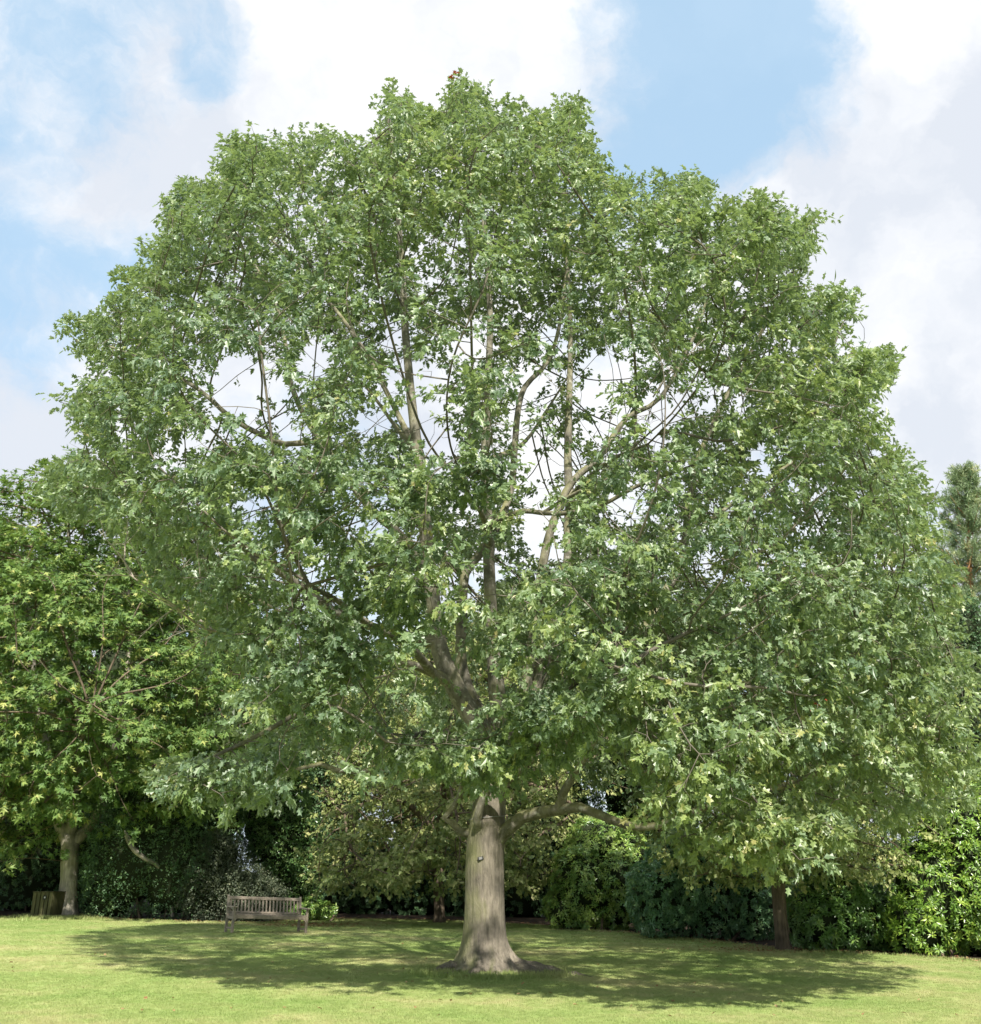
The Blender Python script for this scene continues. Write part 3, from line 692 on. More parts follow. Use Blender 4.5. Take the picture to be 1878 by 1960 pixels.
def oak_crown():
    outd = A - G.P[ni]
    radial = A - np.array([OAKB[0], Y0, 7.5])
    outd = nz(nz(outd) * .7 + nz(radial) * .9 + np.array([0, 0, .25]))
    nsh = 4; nlv = max(4, min(11, int(282000 / (len(A) * nsh))))
    pos, ax, nor, sc = sprays(A, outd, nsh, nlv, .41, .140, spread=.75, droop=.65, updown=.55, nrand=.40, flat=.7, face=1.0)
    tw = np.array(G.twigs); tw = tw[rng.random(len(tw)) < .6]; od2 = nz(tw - np.array([OAKB[0], Y0, 7.5]) + rng.normal(size=tw.shape) * 3)
    ex_ = sprays(tw, od2, 1, 4, .16, .12, spread=.5, droop=.6, updown=.6, nrand=.4, face=.8)
    sp = np.repeat(np.clip(rng.normal(.40, .17, len(A)) + .45 * fbm(A, .22) + .06 * np.clip(A[:, 0] / 9, -.5, 1) - .010 * (A[:, 2] - 8), 0, .76), nsh * nlv)
    tint = np.clip(sp + rng.normal(0, .14, len(pos)), 0, 1)
    tint = np.concatenate([tint, np.clip(rng.normal(.42, .2, len(ex_[0])), 0, 1)]); pos, ax, nor, sc = [np.concatenate([u, v]) for u, v in zip((pos, ax, nor, sc), ex_)]
    young = rng.random(len(pos)) < .006; tint[young] = rng.uniform(.88, 1, young.sum())
    # the leaves that show largest are single parts, the rest one mass
    x, y, dep = proj(pos)
    size = sc / dep * np.abs(np.sum(nor * nz(pos - np.array([0, 0, HCAM])), -1)) * ((x > 0) & (x < 1878))
    big = np.argsort(-size)[:300]; rest = np.ones(len(pos), bool); rest[big] = False
    mats = {}
    side = nz(np.cross(nor, ax))
    for i in big:
        key = (int(rng.integers(0, 4)), int(rng.integers(0, 4)))
        if key not in mats:
            V_, F_ = oak_leaf(key[0]); tmp = mesh_np('leaf', V_, F_, M['oak_leaf'], None, tint=np.full(len(V_), (.25, .4, .55, .75)[key[1]])); mats[key] = tmp.data; bpy.data.objects.remove(tmp)
        o = bpy.data.objects.new('leaf', mats[key]); col.objects.link(o); o.parent = oak; o.matrix_parent_inverse = oak.matrix_basis.inverted()
        n_ = np.cross(ax[i], side[i]); m4 = np.eye(4); m4[:3, 0] = ax[i] * sc[i]; m4[:3, 1] = side[i] * sc[i]; m4[:3, 2] = n_ * sc[i]; m4[:3, 3] = pos[i]
        o.matrix_basis = [list(map(float, r)) for r in m4]
    pos, ax, nor, sc, tint = pos[rest], ax[rest], nor[rest], sc[rest], tint[rest]
    sky_ = proj(pos)[1] < 700
    leaves_mesh('crown', [oak_leaf(k) for k in range(4)], pos, ax, nor, sc, tint, M['oak_leaf'], oak, lod=(pos[:, 1] > Y0 + .3) & ~(sky_ & (rng.random(len(pos)) < .5)), lod_temps=[diamond_leaf(.30, .5), diamond_leaf(.26, .9)])
    return len(pos)
lap('oak skeleton')
n_oak = oak_crown()
lap('oak crown')
print('OAK sprays', len(A), 'nodes', len(G.p), 'leaves', n_oak)

# leader shoots that stand out of the skyline, red flush at the very top
def leaders():
    T = Tubes(); C = []
    for (x, y, x0, y0, Y) in [(745, 165, 752, 300, 18.0), (885, 165, 905, 290, 18.2), (1086, 195, 1080, 310, 19.2), (1562, 405, 1518, 560, 18.8), (1325, 350, 1340, 430, 18.8), (1465, 395, 1440, 470, 18.8), (440, 265, 470, 360, 18.6), (1640, 570, 1590, 680, 18.6), (1690, 680, 1640, 770, 18.4), (118, 625, 210, 690, 18.0), (115, 770, 230, 790, 17.6), (1755, 890, 1690, 980, 18.0), (270, 460, 350, 530, 18.6), (355, 355, 420, 440, 18.8)]:
        a, b = P(x0, y0, Y), P(x, y, Y); T.add([a, (a + b) / 2 + rng.normal(size=3) * .06, b], [.022, .014, .006], 5)
        for t in np.linspace(.1, 1, 8): C.append(a + (b - a) * t + rng.normal(size=3) * .26 * (1.15 - t))
    ax_, ay_, _ = proj(A); ddx, ddy = ax_ - 960, ay_ - 950; dl_ = np.hypot(ddx, ddy)
    rim = np.where(~in_poly(ax_ + ddx / dl_ * 95, ay_ + ddy / dl_ * 95, SIL) & (ay_ < 1250))[0]
    for i in rng.permutation(rim)[:100]:
        a = A[i]; d = nz(np.array([ddx[i] / dl_[i], rng.normal() * .35, -ddy[i] / dl_[i] + .55])); ln = rng.uniform(.45, 1.15)
        for _ in range(8):
            b = a + d * ln; bx, by, _d = proj(b)
            if in_poly(np.array([bx + ddx[i] / dl_[i] * 6]), np.array([by + ddy[i] / dl_[i] * 6]), SIL)[0]: break
            ln *= .8
        if ln < .28: continue
        T.add([a, (a + b) / 2 + rng.normal(size=3) * .05, b], [.010, .007, .004], 4)
        for t in np.linspace(.35, 1, 4): C.append(a + (b - a) * t + rng.normal(size=3) * .07)
    o = T.build('leader_shoots', M['twig'], oak); o['kind'] = 'stuff'
    C = np.array(C); od = nz(np.tile([0, 0, 1.], (len(C), 1)) + rng.normal(size=C.shape) * .3)
    pos, ax, nor, sc = sprays(C, od, 4, 6, .30, .135, spread=.7, droop=.2, nrand=.5)
    leaves_mesh('leader_leaves', [oak_leaf(k) for k in range(4)], pos, ax, nor, sc, np.clip(rng.normal(.5, .2, len(pos)), 0, 1), M['oak_leaf'], oak)
    for (cx_, cy_, Y, k) in [(870, 140, 17.9, 5), (1568, 1343, 15.2, 5)]:
        c = P(cx_, cy_, Y); V_, F_ = oak_leaf(1)
        for q in range(k):
            a = q * 2.4; axv = nz(np.array([math.cos(a), math.sin(a), .3])); n_ = nz(np.array([-.3 * math.cos(a), -.3 * math.sin(a) - .6, 1.])); s_ = nz(np.cross(n_, axv)); n_ = np.cross(axv, s_)
            v = (V_[:, 0, None] * axv + V_[:, 1, None] * s_ + V_[:, 2, None] * n_) * .17 + c + np.array([0, 0, -.04 * q])
            ob = mesh_np('red_leaf', v, F_, M['red_leaf'], oak); ob['label'] = 'red young oak leaf'
leaders()

# bare dead wood in the lower crown
def dead_branch(start, end, Y0_, Y1_, r0, side=9, seed=0):
    rg = np.random.default_rng(seed); a, b = P(*start, Y0_), P(*end, Y1_)
    T = Tubes()
    def grow(a, d, ln, r, lev):
        n = max(4, int(ln / .16)); pts = [a]; dd = nz(d)
        for i in range(n):
            dd = nz(dd + rg.normal(size=3) * .11 + np.array([0, 0, .03])); pts.append(pts[-1] + dd * ln / n)
        pts = np.array(pts); T.add(pts, np.linspace(r, r * .35, len(pts)), 5 if r > .01 else 3)
        if lev > 0:
            for k in range(3 + lev * 3):
                t = rg.uniform(.2, .97); q = pts[int(t * (len(pts) - 1))]
                ang = nz(dd + rg.normal(size=3) * .75); grow(q, ang, ln * rg.uniform(.22, .45), r * .5, lev - 1)
    grow(a, b - a, np.linalg.norm(b - a), r0, 2)
    o = T.build('dead_branch', M['dead_twig'], oak); o['label'] = 'bare grey dead branch without leaves'
dead_branch((520, 1232), (170, 1195), 16.6, 15.6, .03, seed=3)
dead_branch((560, 1180), (240, 1040), 16.8, 15.9, .022, seed=5)
dead_branch((1400, 1090), (1690, 960), 16.5, 15.5, .026, seed=8)
dead_branch((1380, 1360), (1560, 1250), 15.5, 14.5, .018, seed=9)
dead_branch((760, 1290), (560, 1330), 15.6, 14.6, .02, seed=12)
dead_branch((1250, 760), (1330, 620), 18.0, 17.2, .018, seed=13)
dead_branch((1180, 1120), (1320, 1060), 16.5, 15.5, .018, seed=15)

# small botanical plate nailed to the bark, and the wire round the trunk
def trunk_tag():
    c = P(920, 1643, Y0 - .345)
    Mb = plain_mat('label_black', (.02, .02, .022), .4, .4); Mw = plain_mat('label_white', (.42, .42, .42), .5, .3)
    def plate(w, h, d, off, mat, name, par):
        V = np.array([(sx * w / 2, sy * d / 2, sz * h / 2) for sx in (-1, 1) for sy in (-1, 1) for sz in (-1, 1)])
        a = R(14); rot = np.array([[math.cos(a), 0, -math.sin(a)], [0, 1, 0], [math.sin(a), 0, math.cos(a)]])
        V = (V + np.array(off)) @ rot.T + c
        F = np.array([(0, 1, 3, 2), (4, 6, 7, 5), (0, 4, 5, 1), (2, 3, 7, 6), (0, 2, 6, 4), (1, 5, 7, 3)])
        return mesh_np(name, V, F, mat, par)
    pl = plate(.10, .055, .012, (0, 0, 0), Mb, 'name_plate', oak); pl['label'] = 'small black plate with white lettering on the bark'
    for k, w in enumerate((.066, .05, .058)):
        plate(w, .006, .004, (0, -.0085, .014 - .013 * k), Mw, 'lettering', pl)
    pts = []
    for a in np.linspace(0, 2 * math.pi, 49):
        cc = P(934, 1566, Y0); pts.append(cc + np.array([.335 * math.cos(a), .335 * math.sin(a), .03 * math.cos(a)]))
    T = Tubes(); T.add(pts, np.full(49, .005), 5); T.build('wire_band', plain_mat('wire', (.25, .25, .25), .4, .5), oak)
trunk_tag()

# ================================================ THE PLANTING BEHIND THE LAWN
def px_m(px, Y, y=1500):
    return px / FPX * proj(P(939, y, Y))[2]

def bark_tube(parent, name, rows, mat, sides=14, flare=0.0, step=.15, wob=.03):
    """rows (px, py, Y, half width px)"""
    rr = [[*P(x, y, Y), px_m(w, Y, y)] for x, y, Y, w in rows]
    c = catmull(rr, step)
    T = Tubes(); T.add(c[:, :3], c[:, 3], sides, wob=wob)
    return T.build(name, M[mat], parent)

def broad_tree(name, label, base_px, limbs, poly, centre_px, npad, per_pad, pad_r, leafmat, leaf_t, leaf_len, nsh, nlv, shlen, depth_m, bark, trunk_rows, tint=(.45, .2), droop=.3, kill=.6, lit_side=None, ymin=1.5, minskin=0.0, skirt=0.0):
    b = PG(*base_px); Yb = b[1]
    root = empty(name, b); tag(root, label, 'tree')
    S = Skeleton()
    rows = [(x, y, Yb, w) for x, y, w in trunk_rows]
    lo = dict(rows=None)
    rows = [(rows[0][0], rows[0][1] + 8, Yb, rows[0][3] * 1.05)] + rows
    bark_tube(root, 'trunk', rows, bark, 20)
    S.add_guide([[*P(x, y, Y), px_m(w, Y, y)] for x, y, Y, w in rows])
    for pts, Ys, ws in limbs:
        g = gl(pts, [Yb + q for q in Ys], ws)
        S.add_guide([[*P(x, y, Y), px_m(w, Y, y)] for x, y, Y, w in g])
        c, _ = S.chains[-1]; T = Tubes(); T.add(c[:, :3], c[:, 3], 9, wob=.03); T.build('limb', M[bark], root)
    poly = np.array(poly, float); x0, y0 = poly.min(0); x1, y1 = poly.max(0)
    n = npad * 80
    X = rng.uniform(x0, x1, n); Yp = rng.uniform(y0, y1, n); D = Yb + rng.uniform(-depth_m, depth_m, n)
    ok = in_poly(X, Yp, poly); X, Yp, D = X[ok], Yp[ok], D[ok]
    cx_, cy_ = centre_px
    # crown depth follows the outline: deep in the middle, shallow at the rim
    ext = np.stack([in_poly(cx_ + (X - cx_) * f, cy_ + (Yp - cy_) * f, poly) for f in (1.15, 1.35, 1.7, 2.3)], -1)
    rel = np.select([~ext[:, 0], ~ext[:, 1], ~ext[:, 2], ~ext[:, 3]], [.93, .8, .65, .5], .3)
    lim = depth_m * np.sqrt(np.maximum(1 - rel ** 2, .03))
    dd = np.abs(D - Yb) / lim
    ok = (dd < 1) & (np.maximum(rel, dd) > minskin)
    D = D - skirt * np.clip((Yp - cy_) / 250, -.3, 1)          # lower boughs reach out farther
    pc = np.array([P(a, c, e) for a, c, e in zip(X[ok], Yp[ok], D[ok])])
    pc = pc[pc[:, 2] > ymin]
    pc = pc[thin(pc, pad_r * 1.05)][:npad]
    A_ = pc[:, None, :] + rng.normal(size=(len(pc), per_pad, 3)) * np.array([pad_r * .6, pad_r * .6, pad_r * .17])
    rr = np.hypot(A_[..., 0] - pc[:, None, 0], A_[..., 1] - pc[:, None, 1])
    A_[..., 2] -= droop * rr ** 2 / pad_r * .7        # pads hang at the rim
    A_ = A_.reshape(-1, 3); A_ = A_[A_[:, 2] > ymin * .8]
    ni_ = S.colonize(A_, step=.5, kill=kill, infl=12, iters=45)
    T = S.finish(A_, ni_, tip=.008)
    o = T.build('branches', M['dark_bark'], root); o['kind'] = 'stuff'
    ctr = P(cx_, cy_, Yb)
    outd = nz(nz(A_ - ctr) * .7 + np.array([0, -.25, .45]))
    pos, ax, nor, sc = sprays(A_, outd, nsh, nlv, shlen, leaf_len, spread=.9, droop=droop, updown=.6, nrand=.4, flat=.45, face=.9)
    sp = np.repeat(rng.normal(tint[0], tint[1] * .7, len(A_)), nsh * nlv)
    leaves_mesh('crown', leaf_t, pos, ax, nor, sc, np.clip(sp + rng.normal(0, tint[1], len(pos)), 0, 1), M[leafmat], root)
    lap(name)
    print(name, 'Y', round(Yb, 1), 'pads', len(pc), 'leaves', len(pos))
    return root, Yb

maple, Ymap = broad_tree('maple_tree', 'broad maple with tiered yellow-green foliage beside the wooden litter bin', (129, 1757),
    [([(130, 1610), (112, 1575), (105, 1540), (100, 1470), (70, 1350), (60, 1200)], [0, -.5], [11, 9, 7, 4]),
     ([(135, 1612), (162, 1592), (185, 1560), (205, 1500), (230, 1380), (250, 1200), (230, 1060)], [0, 1.0], [11, 9, 7, 4]),
     ([(133, 1605), (150, 1500), (150, 1350), (140, 1150), (130, 1000)], [0, .6], [9, 7, 5, 3]),
     ([(105, 1540), (40, 1500), (-60, 1450), (-160, 1380)], [-.3, -2], [6, 3]),
     ([(205, 1500), (290, 1460), (370, 1440), (450, 1400)], [.2, -1.5], [6, 3]),
     ([(150, 1450), (160, 1400), (180, 1350)], [.2, -5.5], [6, 3])],
    [(-230, 1050), (-160, 960), (0, 910), (60, 888), (150, 868), (300, 915), (430, 1010), (540, 1120), (590, 1300), (560, 1440), (450, 1540), (330, 1560), (230, 1540), (140, 1530), (60, 1620), (-60, 1600), (-230, 1560)],
    (150, 1280), 520, 9, .95, 'maple_leaf', [maple_leaf(k) for k in range(4)], .215, 3, 7, .55, 5.5, 'maple_bark',
    [(129, 1757, 23), (129, 1745, 19), (130, 1715, 17), (132, 1670, 15.5), (134, 1630, 16), (133, 1600, 16)], tint=(.56, .2), droop=.45, ymin=2.2, minskin=.45)

lime_t = [diamond_leaf(.36, .3), diamond_leaf(.40, .1), diamond_leaf(.16, .2)]
lime1, Ylime = broad_tree('lime_tree', 'pale yellow-green lime tree with drooping boughs and dark slender trunk behind the oak', (841, 1766),
    [([(840, 1620), (850, 1500), (870, 1350), (900, 1220)], [0, .5], [9, 6, 3]),
     ([(840, 1600), (780, 1540), (720, 1530), (660, 1560)], [0, -2.5], [6, 3]),
     ([(842, 1580), (930, 1510), (1010, 1500), (1100, 1540)], [0, -2.0], [6, 3]),
     ([(845, 1560), (850, 1500), (850, 1470)], [0, -4], [6, 3])],
    [(590, 1650), (640, 1530), (610, 1400), (680, 1260), (770, 1195), (900, 1165), (1000, 1075), (1060, 1070), (1150, 1150), (1200, 1300), (1170, 1450), (1130, 1550), (1060, 1620), (1040, 1690), (1000, 1715), (900, 1700), (800, 1730), (700, 1730), (620, 1700)],
    (880, 1450), 360, 10, .85, 'lime_leaf', lime_t, .15, 3, 7, .5, 5.0, 'dark_bark',
    [(841, 1766, 13), (841, 1755, 11), (840, 1720, 10), (839, 1680, 9.5), (840, 1600, 8)], tint=(.55, .20), droop=.6, ymin=1.4, minskin=.35, skirt=3.2)
lime2, Ylime2 = broad_tree('lime_tree', 'yellow-green lime tree with leaning brown trunk beside the rhododendron bank', (1498, 1820),
    [([(1484, 1600), (1470, 1480), (1450, 1350), (1440, 1200), (1450, 1080)], [0, .5], [8, 6, 3]),
     ([(1484, 1600), (1540, 1520), (1610, 1470), (1690, 1450)], [0, .6], [6, 3]),
     ([(1482, 1590), (1400, 1520), (1330, 1500), (1260, 1520)], [0, .6], [6, 3])],
    [(1210, 1570), (1230, 1420), (1200, 1280), (1250, 1120), (1350, 1060), (1500, 1040), (1650, 1060), (1730, 1150), (1775, 1300), (1780, 1450), (1750, 1600), (1715, 1690), (1600, 1690), (1520, 1660), (1400, 1670), (1280, 1660)],
    (1490, 1400), 330, 9, .62, 'lime_leaf', lime_t, .115, 3, 7, .42, 2.6, 'dark_bark',
    [(1499, 1820, 15.5), (1498, 1808, 13.5), (1495, 1770, 13), (1491, 1720, 12.5), (1488, 1670, 12), (1484, 1600, 10)], tint=(.52, .20), droop=.55, ymin=1.7, minskin=.3, skirt=1.2)

def rosettes(cent, outd, k, leaf, lift=.35):
    n = len(cent); r = rng.normal(size=(n, 3)); a = nz(r - outd * np.sum(r * outd, -1, keepdims=True)); b = np.cross(outd, a)
    th = (np.arange(k) / k * 2 * math.pi)[None, :] + rng.uniform(0, .5, (n, k))
    d = np.cos(th)[..., None] * a[:, None] + np.sin(th)[..., None] * b[:, None]
    lf = rng.uniform(lift - .35, lift + .35, (n, k))[..., None]
    ax = nz(d + outd[:, None] * lf); nor = nz(outd[:, None] - d * lf * .9 + rng.normal(size=ax.shape) * .12)
    pos = cent[:, None] + d * .012 + outd[:, None] * .02 * rng.normal(size=(n, k))[..., None]
    return pos.reshape(-1, 3), ax.reshape(-1, 3), nor.reshape(-1, 3), rng.uniform(.75, 1.2, n * k) * leaf

def shrub(name, label, cat, base_px, blobs, leafmat, n_cl, leaf, temps, mode='rosette', k=8, tint=(.5, .2), group=None, dy=0.0, rough=.16, shlen=.3, back=.5, droop=.2, trunk=None, up=.5, sat=4):
    """blobs (px, py, rx px, rz px, depth m): leafy lumps round an added dark core, on stems"""
    b = PG(*base_px); b = b * 1.0; Yb = b[1] + dy; b[1] = Yb; b[0] = P(base_px[0], base_px[1], Yb)[0]; b[2] = gz(b[0], Yb)
    root = empty(name, b); tag(root, label, cat, group)
    E = []
    for (x, y, rx, rz, ry) in blobs:
        off = 0
        c = P(x, y, Yb + off); E.append((c, np.array([px_m(rx, Yb, y), ry, px_m(rz, Yb, y)])))
    E0 = list(E)
    for c, r in E0:
        for q in range(sat):
            v = nz(rng.normal(size=3) * np.array([1, .8, 1])); v[1] = -abs(v[1]); v[2] = v[2] if v[2] > -.3 else -v[2]
            f = rng.uniform(.28, .5); E.append((c + v * r * rng.uniform(.72, .92), np.array([r[0] * f, min(r[1], r[0]) * f, min(r[2], r[0] * 1.3) * f])))
    area = np.array([r[0] * r[2] + r[0] * r[1] + r[1] * r[2] for _, r in E]); area /= area.sum()
    C, D = [], []
    for (c, r), f in zip(E, area):
        n = int(n_cl * f * 1.9)
        v = nz(rng.normal(size=(n, 3))); 
        s = 1 + rough * np.array([mnoise.fractal(Vector(q * 2.3 + c), 1., 2., 3) for q in v]) * 1.6
        lay = 1 - np.abs(rng.normal(0, .10, n))
        p = c + v * r * (s * lay)[:, None]; nr = nz(v / r)
        ok = (p[:, 2] > gz(p[:, 0], 0) + .05) & (nr[:, 1] < back)
        for c2, r2 in E:
            if c2 is c: continue
            ok &= np.sum(((p - c2) / (r2 * .86)) ** 2, -1) > 1
        C.append(p[ok]); D.append(nr[ok])
    C = np.vstack(C); D = np.vstack(D)
    pm = rng.permutation(len(C))[:n_cl]; C, D = C[pm], D[pm]
    D = nz(D + np.array([0, 0, up]) + rng.normal(size=D.shape) * .3)
    if mode == 'rosette':
        pos, ax, nor, sc = rosettes(C, D, k, leaf); per = k
    else:
        pos, ax, nor, sc = sprays(C, D, 2, k, shlen, leaf, spread=.7, droop=droop, nrand=.5); per = 2 * k
    tn = np.repeat(rng.normal(tint[0], tint[1], len(C)), per) + rng.normal(0, tint[1] * .6, len(pos))
    leaves_mesh('foliage', temps, pos, ax, nor, sc, np.clip(tn, 0, 1), M[leafmat], root)
    # added opaque core blocks light between leaves; stems down to the soil
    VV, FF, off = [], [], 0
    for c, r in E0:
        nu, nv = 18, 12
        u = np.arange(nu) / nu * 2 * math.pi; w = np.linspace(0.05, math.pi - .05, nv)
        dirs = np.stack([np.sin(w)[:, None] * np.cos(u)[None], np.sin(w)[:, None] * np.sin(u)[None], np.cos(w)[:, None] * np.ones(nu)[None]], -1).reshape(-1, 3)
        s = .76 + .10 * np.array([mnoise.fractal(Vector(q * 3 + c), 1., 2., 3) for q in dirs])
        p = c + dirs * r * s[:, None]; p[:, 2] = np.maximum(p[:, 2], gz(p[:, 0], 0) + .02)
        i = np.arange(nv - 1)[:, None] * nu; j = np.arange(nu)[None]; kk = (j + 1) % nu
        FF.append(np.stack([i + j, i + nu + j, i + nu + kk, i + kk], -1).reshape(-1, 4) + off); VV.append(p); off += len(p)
    o = mesh_np('light_block_core', np.vstack(VV), np.vstack(FF), M['core'], root, tint=np.zeros(off), smooth=True); o['kind'] = 'stuff'
    T = Tubes()
    for c, r in E0:
        for q in range(2):
            g = np.array([b[0] + (c[0] - b[0]) * .6 + rng.normal() * .2, Yb + rng.normal() * .3, 0]); g[2] = gz(g[0], g[1]) - .05
            T.add([g, (g + c) / 2 + rng.normal(size=3) * .15, c], [.05, .04, .02], 6)
    o = T.build('stems', M['dark_bark'], root); o['kind'] = 'stuff'
    return root

rh_t = [blade_leaf(.17, .2, .10), blade_leaf(.15, .3, .25)]
la_t = [diamond_leaf(.24, .5), diamond_leaf(.21, .9)]
sm_t = [diamond_leaf(.30, .3), diamond_leaf(.26, .1)]

# -- low shrubs along the bed, from the litter bin round to the bright bank
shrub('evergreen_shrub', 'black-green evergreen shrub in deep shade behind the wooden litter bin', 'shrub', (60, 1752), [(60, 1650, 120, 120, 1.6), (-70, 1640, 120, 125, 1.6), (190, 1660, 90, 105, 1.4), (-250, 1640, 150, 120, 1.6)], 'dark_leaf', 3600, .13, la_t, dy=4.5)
shrub('cotoneaster_shrub', 'dark small-leaved shrub with a bare broken bough, between maple trunk and bench', 'shrub', (300, 1764), [(260, 1640, 90, 110, 1.6), (340, 1655, 85, 115, 1.5), (300, 1560, 90, 90, 1.5), (390, 1700, 70, 75, 1.2), (215, 1715, 55, 55, 1.0)], 'dark_leaf', 4200, .085, sm_t, mode='spray', k=5, dy=1.8, tint=(.55, .2))
shrub('grey_shrub', 'grey-green feathery mound of a shrub behind the bench', 'shrub', (450, 1766), [(410, 1690, 60, 80, 1.1), (460, 1712, 60, 60, 1.0), (500, 1725, 42, 45, .8), (420, 1640, 45, 45, .9)], 'grey_leaf', 4200, .075, sm_t, mode='spray', k=5, dy=1.2)
shrub('holly_tree', 'glossy mid-green holly rising behind the grey mound and the bench', 'shrub', (545, 1762), [(545, 1610, 65, 100, 1.4), (535, 1520, 55, 80, 1.3), (560, 1690, 50, 75, 1.2), (510, 1580, 50, 70, 1.2), (590, 1640, 40, 60, 1.0)], 'holly_leaf', 4200, .11, la_t, mode='spray', k=5, dy=2.6, tint=(.6, .22))
shrub('laurel_shrub', 'low leafy evergreen sprouting at the lawn edge past the bench arm', 'shrub', (598, 1763), [(598, 1742, 24, 22, .5), (625, 1745, 18, 16, .4), (572, 1748, 16, 14, .4)], 'rhodo_leaf', 420, .12, rh_t, dy=.5, tint=(.7, .2))
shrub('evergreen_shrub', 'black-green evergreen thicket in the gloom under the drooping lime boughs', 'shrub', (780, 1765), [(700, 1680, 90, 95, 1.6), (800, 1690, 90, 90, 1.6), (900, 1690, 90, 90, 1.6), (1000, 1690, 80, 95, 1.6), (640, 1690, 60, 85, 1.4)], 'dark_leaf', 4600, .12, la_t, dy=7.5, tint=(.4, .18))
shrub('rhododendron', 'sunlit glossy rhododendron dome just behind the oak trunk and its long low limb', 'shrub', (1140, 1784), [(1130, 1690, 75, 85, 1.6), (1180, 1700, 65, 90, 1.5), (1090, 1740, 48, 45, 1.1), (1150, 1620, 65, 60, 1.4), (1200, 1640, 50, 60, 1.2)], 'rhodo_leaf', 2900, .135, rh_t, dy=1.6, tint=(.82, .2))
shrub('laurel_shrub', 'dark blue-green laurel in the shade between the rhododendron dome and lime trunk', 'shrub', (1340, 1802), [(1270, 1720, 70, 75, 1.3), (1350, 1720, 75, 80, 1.3), (1430, 1735, 65, 75, 1.2), (1310, 1660, 75, 60, 1.2), (1420, 1670, 70, 60, 1.2)], 'laurel_leaf', 3600, .115, la_t, dy=1.6, tint=(.55, .22))
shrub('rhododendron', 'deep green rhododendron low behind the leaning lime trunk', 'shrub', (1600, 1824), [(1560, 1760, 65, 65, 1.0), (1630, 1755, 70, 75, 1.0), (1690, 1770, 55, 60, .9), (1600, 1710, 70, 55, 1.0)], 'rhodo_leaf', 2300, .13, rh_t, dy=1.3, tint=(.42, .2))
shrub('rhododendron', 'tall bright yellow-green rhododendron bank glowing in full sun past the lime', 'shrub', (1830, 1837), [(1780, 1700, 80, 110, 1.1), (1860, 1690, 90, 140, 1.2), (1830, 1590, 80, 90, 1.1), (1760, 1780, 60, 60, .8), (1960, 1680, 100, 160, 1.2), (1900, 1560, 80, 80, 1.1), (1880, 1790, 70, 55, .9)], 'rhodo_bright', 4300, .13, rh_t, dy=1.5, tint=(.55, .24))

shrub('laurel_shrub', 'round laurel standing past the bright rhododendron bank', 'shrub', (2130, 1862), [(2110, 1690, 110, 150, 1.4), (2240, 1680, 120, 170, 1.4), (2180, 1560, 110, 110, 1.4)], 'laurel_leaf', 1500, .13, la_t, dy=1.8)
# -- tall trees that close the view behind them
ev_t = sm_t
def back_tree(label, base_px, blobs, mat, n_cl, leaf, dy, tint=(.5, .2), trunk_w=9, k=5, temps=None, name='evergreen_tree'):
    r = shrub(name, label, 'tree', base_px, blobs, mat, n_cl, leaf, temps or ev_t, mode='spray', k=k, dy=dy, tint=tint, shlen=.55, rough=.24, droop=.3)
    Yb = r.location[1]; x = base_px[0]
    T = Tubes(); g = np.array(r.location); top = P(blobs[0][0], blobs[0][1], Yb)
    T.add([g - np.array([0, 0, .2]), g + (top - g) * .5, top], [px_m(trunk_w, Yb), px_m(trunk_w * .7, Yb), px_m(trunk_w * .3, Yb)], 10)
    T.build('trunk', M['dark_bark'], r); return r
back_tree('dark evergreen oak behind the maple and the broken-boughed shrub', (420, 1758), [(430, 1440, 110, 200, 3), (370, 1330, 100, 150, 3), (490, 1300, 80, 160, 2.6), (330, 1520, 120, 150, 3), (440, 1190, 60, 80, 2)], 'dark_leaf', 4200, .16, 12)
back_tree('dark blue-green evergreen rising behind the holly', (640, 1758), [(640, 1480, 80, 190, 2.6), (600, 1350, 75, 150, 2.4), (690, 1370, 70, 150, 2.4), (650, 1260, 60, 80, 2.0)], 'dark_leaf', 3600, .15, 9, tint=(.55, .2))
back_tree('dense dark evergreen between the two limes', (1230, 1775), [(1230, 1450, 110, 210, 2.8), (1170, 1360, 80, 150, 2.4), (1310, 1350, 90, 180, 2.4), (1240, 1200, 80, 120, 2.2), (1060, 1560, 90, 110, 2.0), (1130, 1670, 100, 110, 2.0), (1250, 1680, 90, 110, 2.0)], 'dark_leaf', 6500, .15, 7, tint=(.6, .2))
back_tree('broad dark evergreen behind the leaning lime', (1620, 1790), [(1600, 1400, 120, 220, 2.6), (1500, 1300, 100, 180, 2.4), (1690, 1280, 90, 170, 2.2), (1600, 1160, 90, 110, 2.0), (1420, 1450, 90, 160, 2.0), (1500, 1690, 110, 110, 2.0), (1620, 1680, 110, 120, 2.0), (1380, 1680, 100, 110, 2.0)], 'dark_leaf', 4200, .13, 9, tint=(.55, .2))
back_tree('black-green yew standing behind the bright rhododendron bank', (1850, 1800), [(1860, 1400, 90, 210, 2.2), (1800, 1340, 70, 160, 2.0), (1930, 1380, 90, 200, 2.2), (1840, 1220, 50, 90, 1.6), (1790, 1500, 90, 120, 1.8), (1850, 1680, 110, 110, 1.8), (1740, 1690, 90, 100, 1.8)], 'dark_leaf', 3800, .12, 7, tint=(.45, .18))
back_tree('wide dark evergreen closing the view behind the maple', (60, 1750), [(80, 1400, 160, 230, 3), (-120, 1400, 160, 230, 3), (230, 1380, 120, 220, 3), (60, 1200, 150, 170, 3), (-60, 1620, 160, 130, 3), (180, 1620, 130, 120, 3), (250, 1180, 100, 130, 2.6), (-300, 1400, 180, 300, 3)], 'dark_leaf', 5200, .18, 11, tint=(.55, .2))
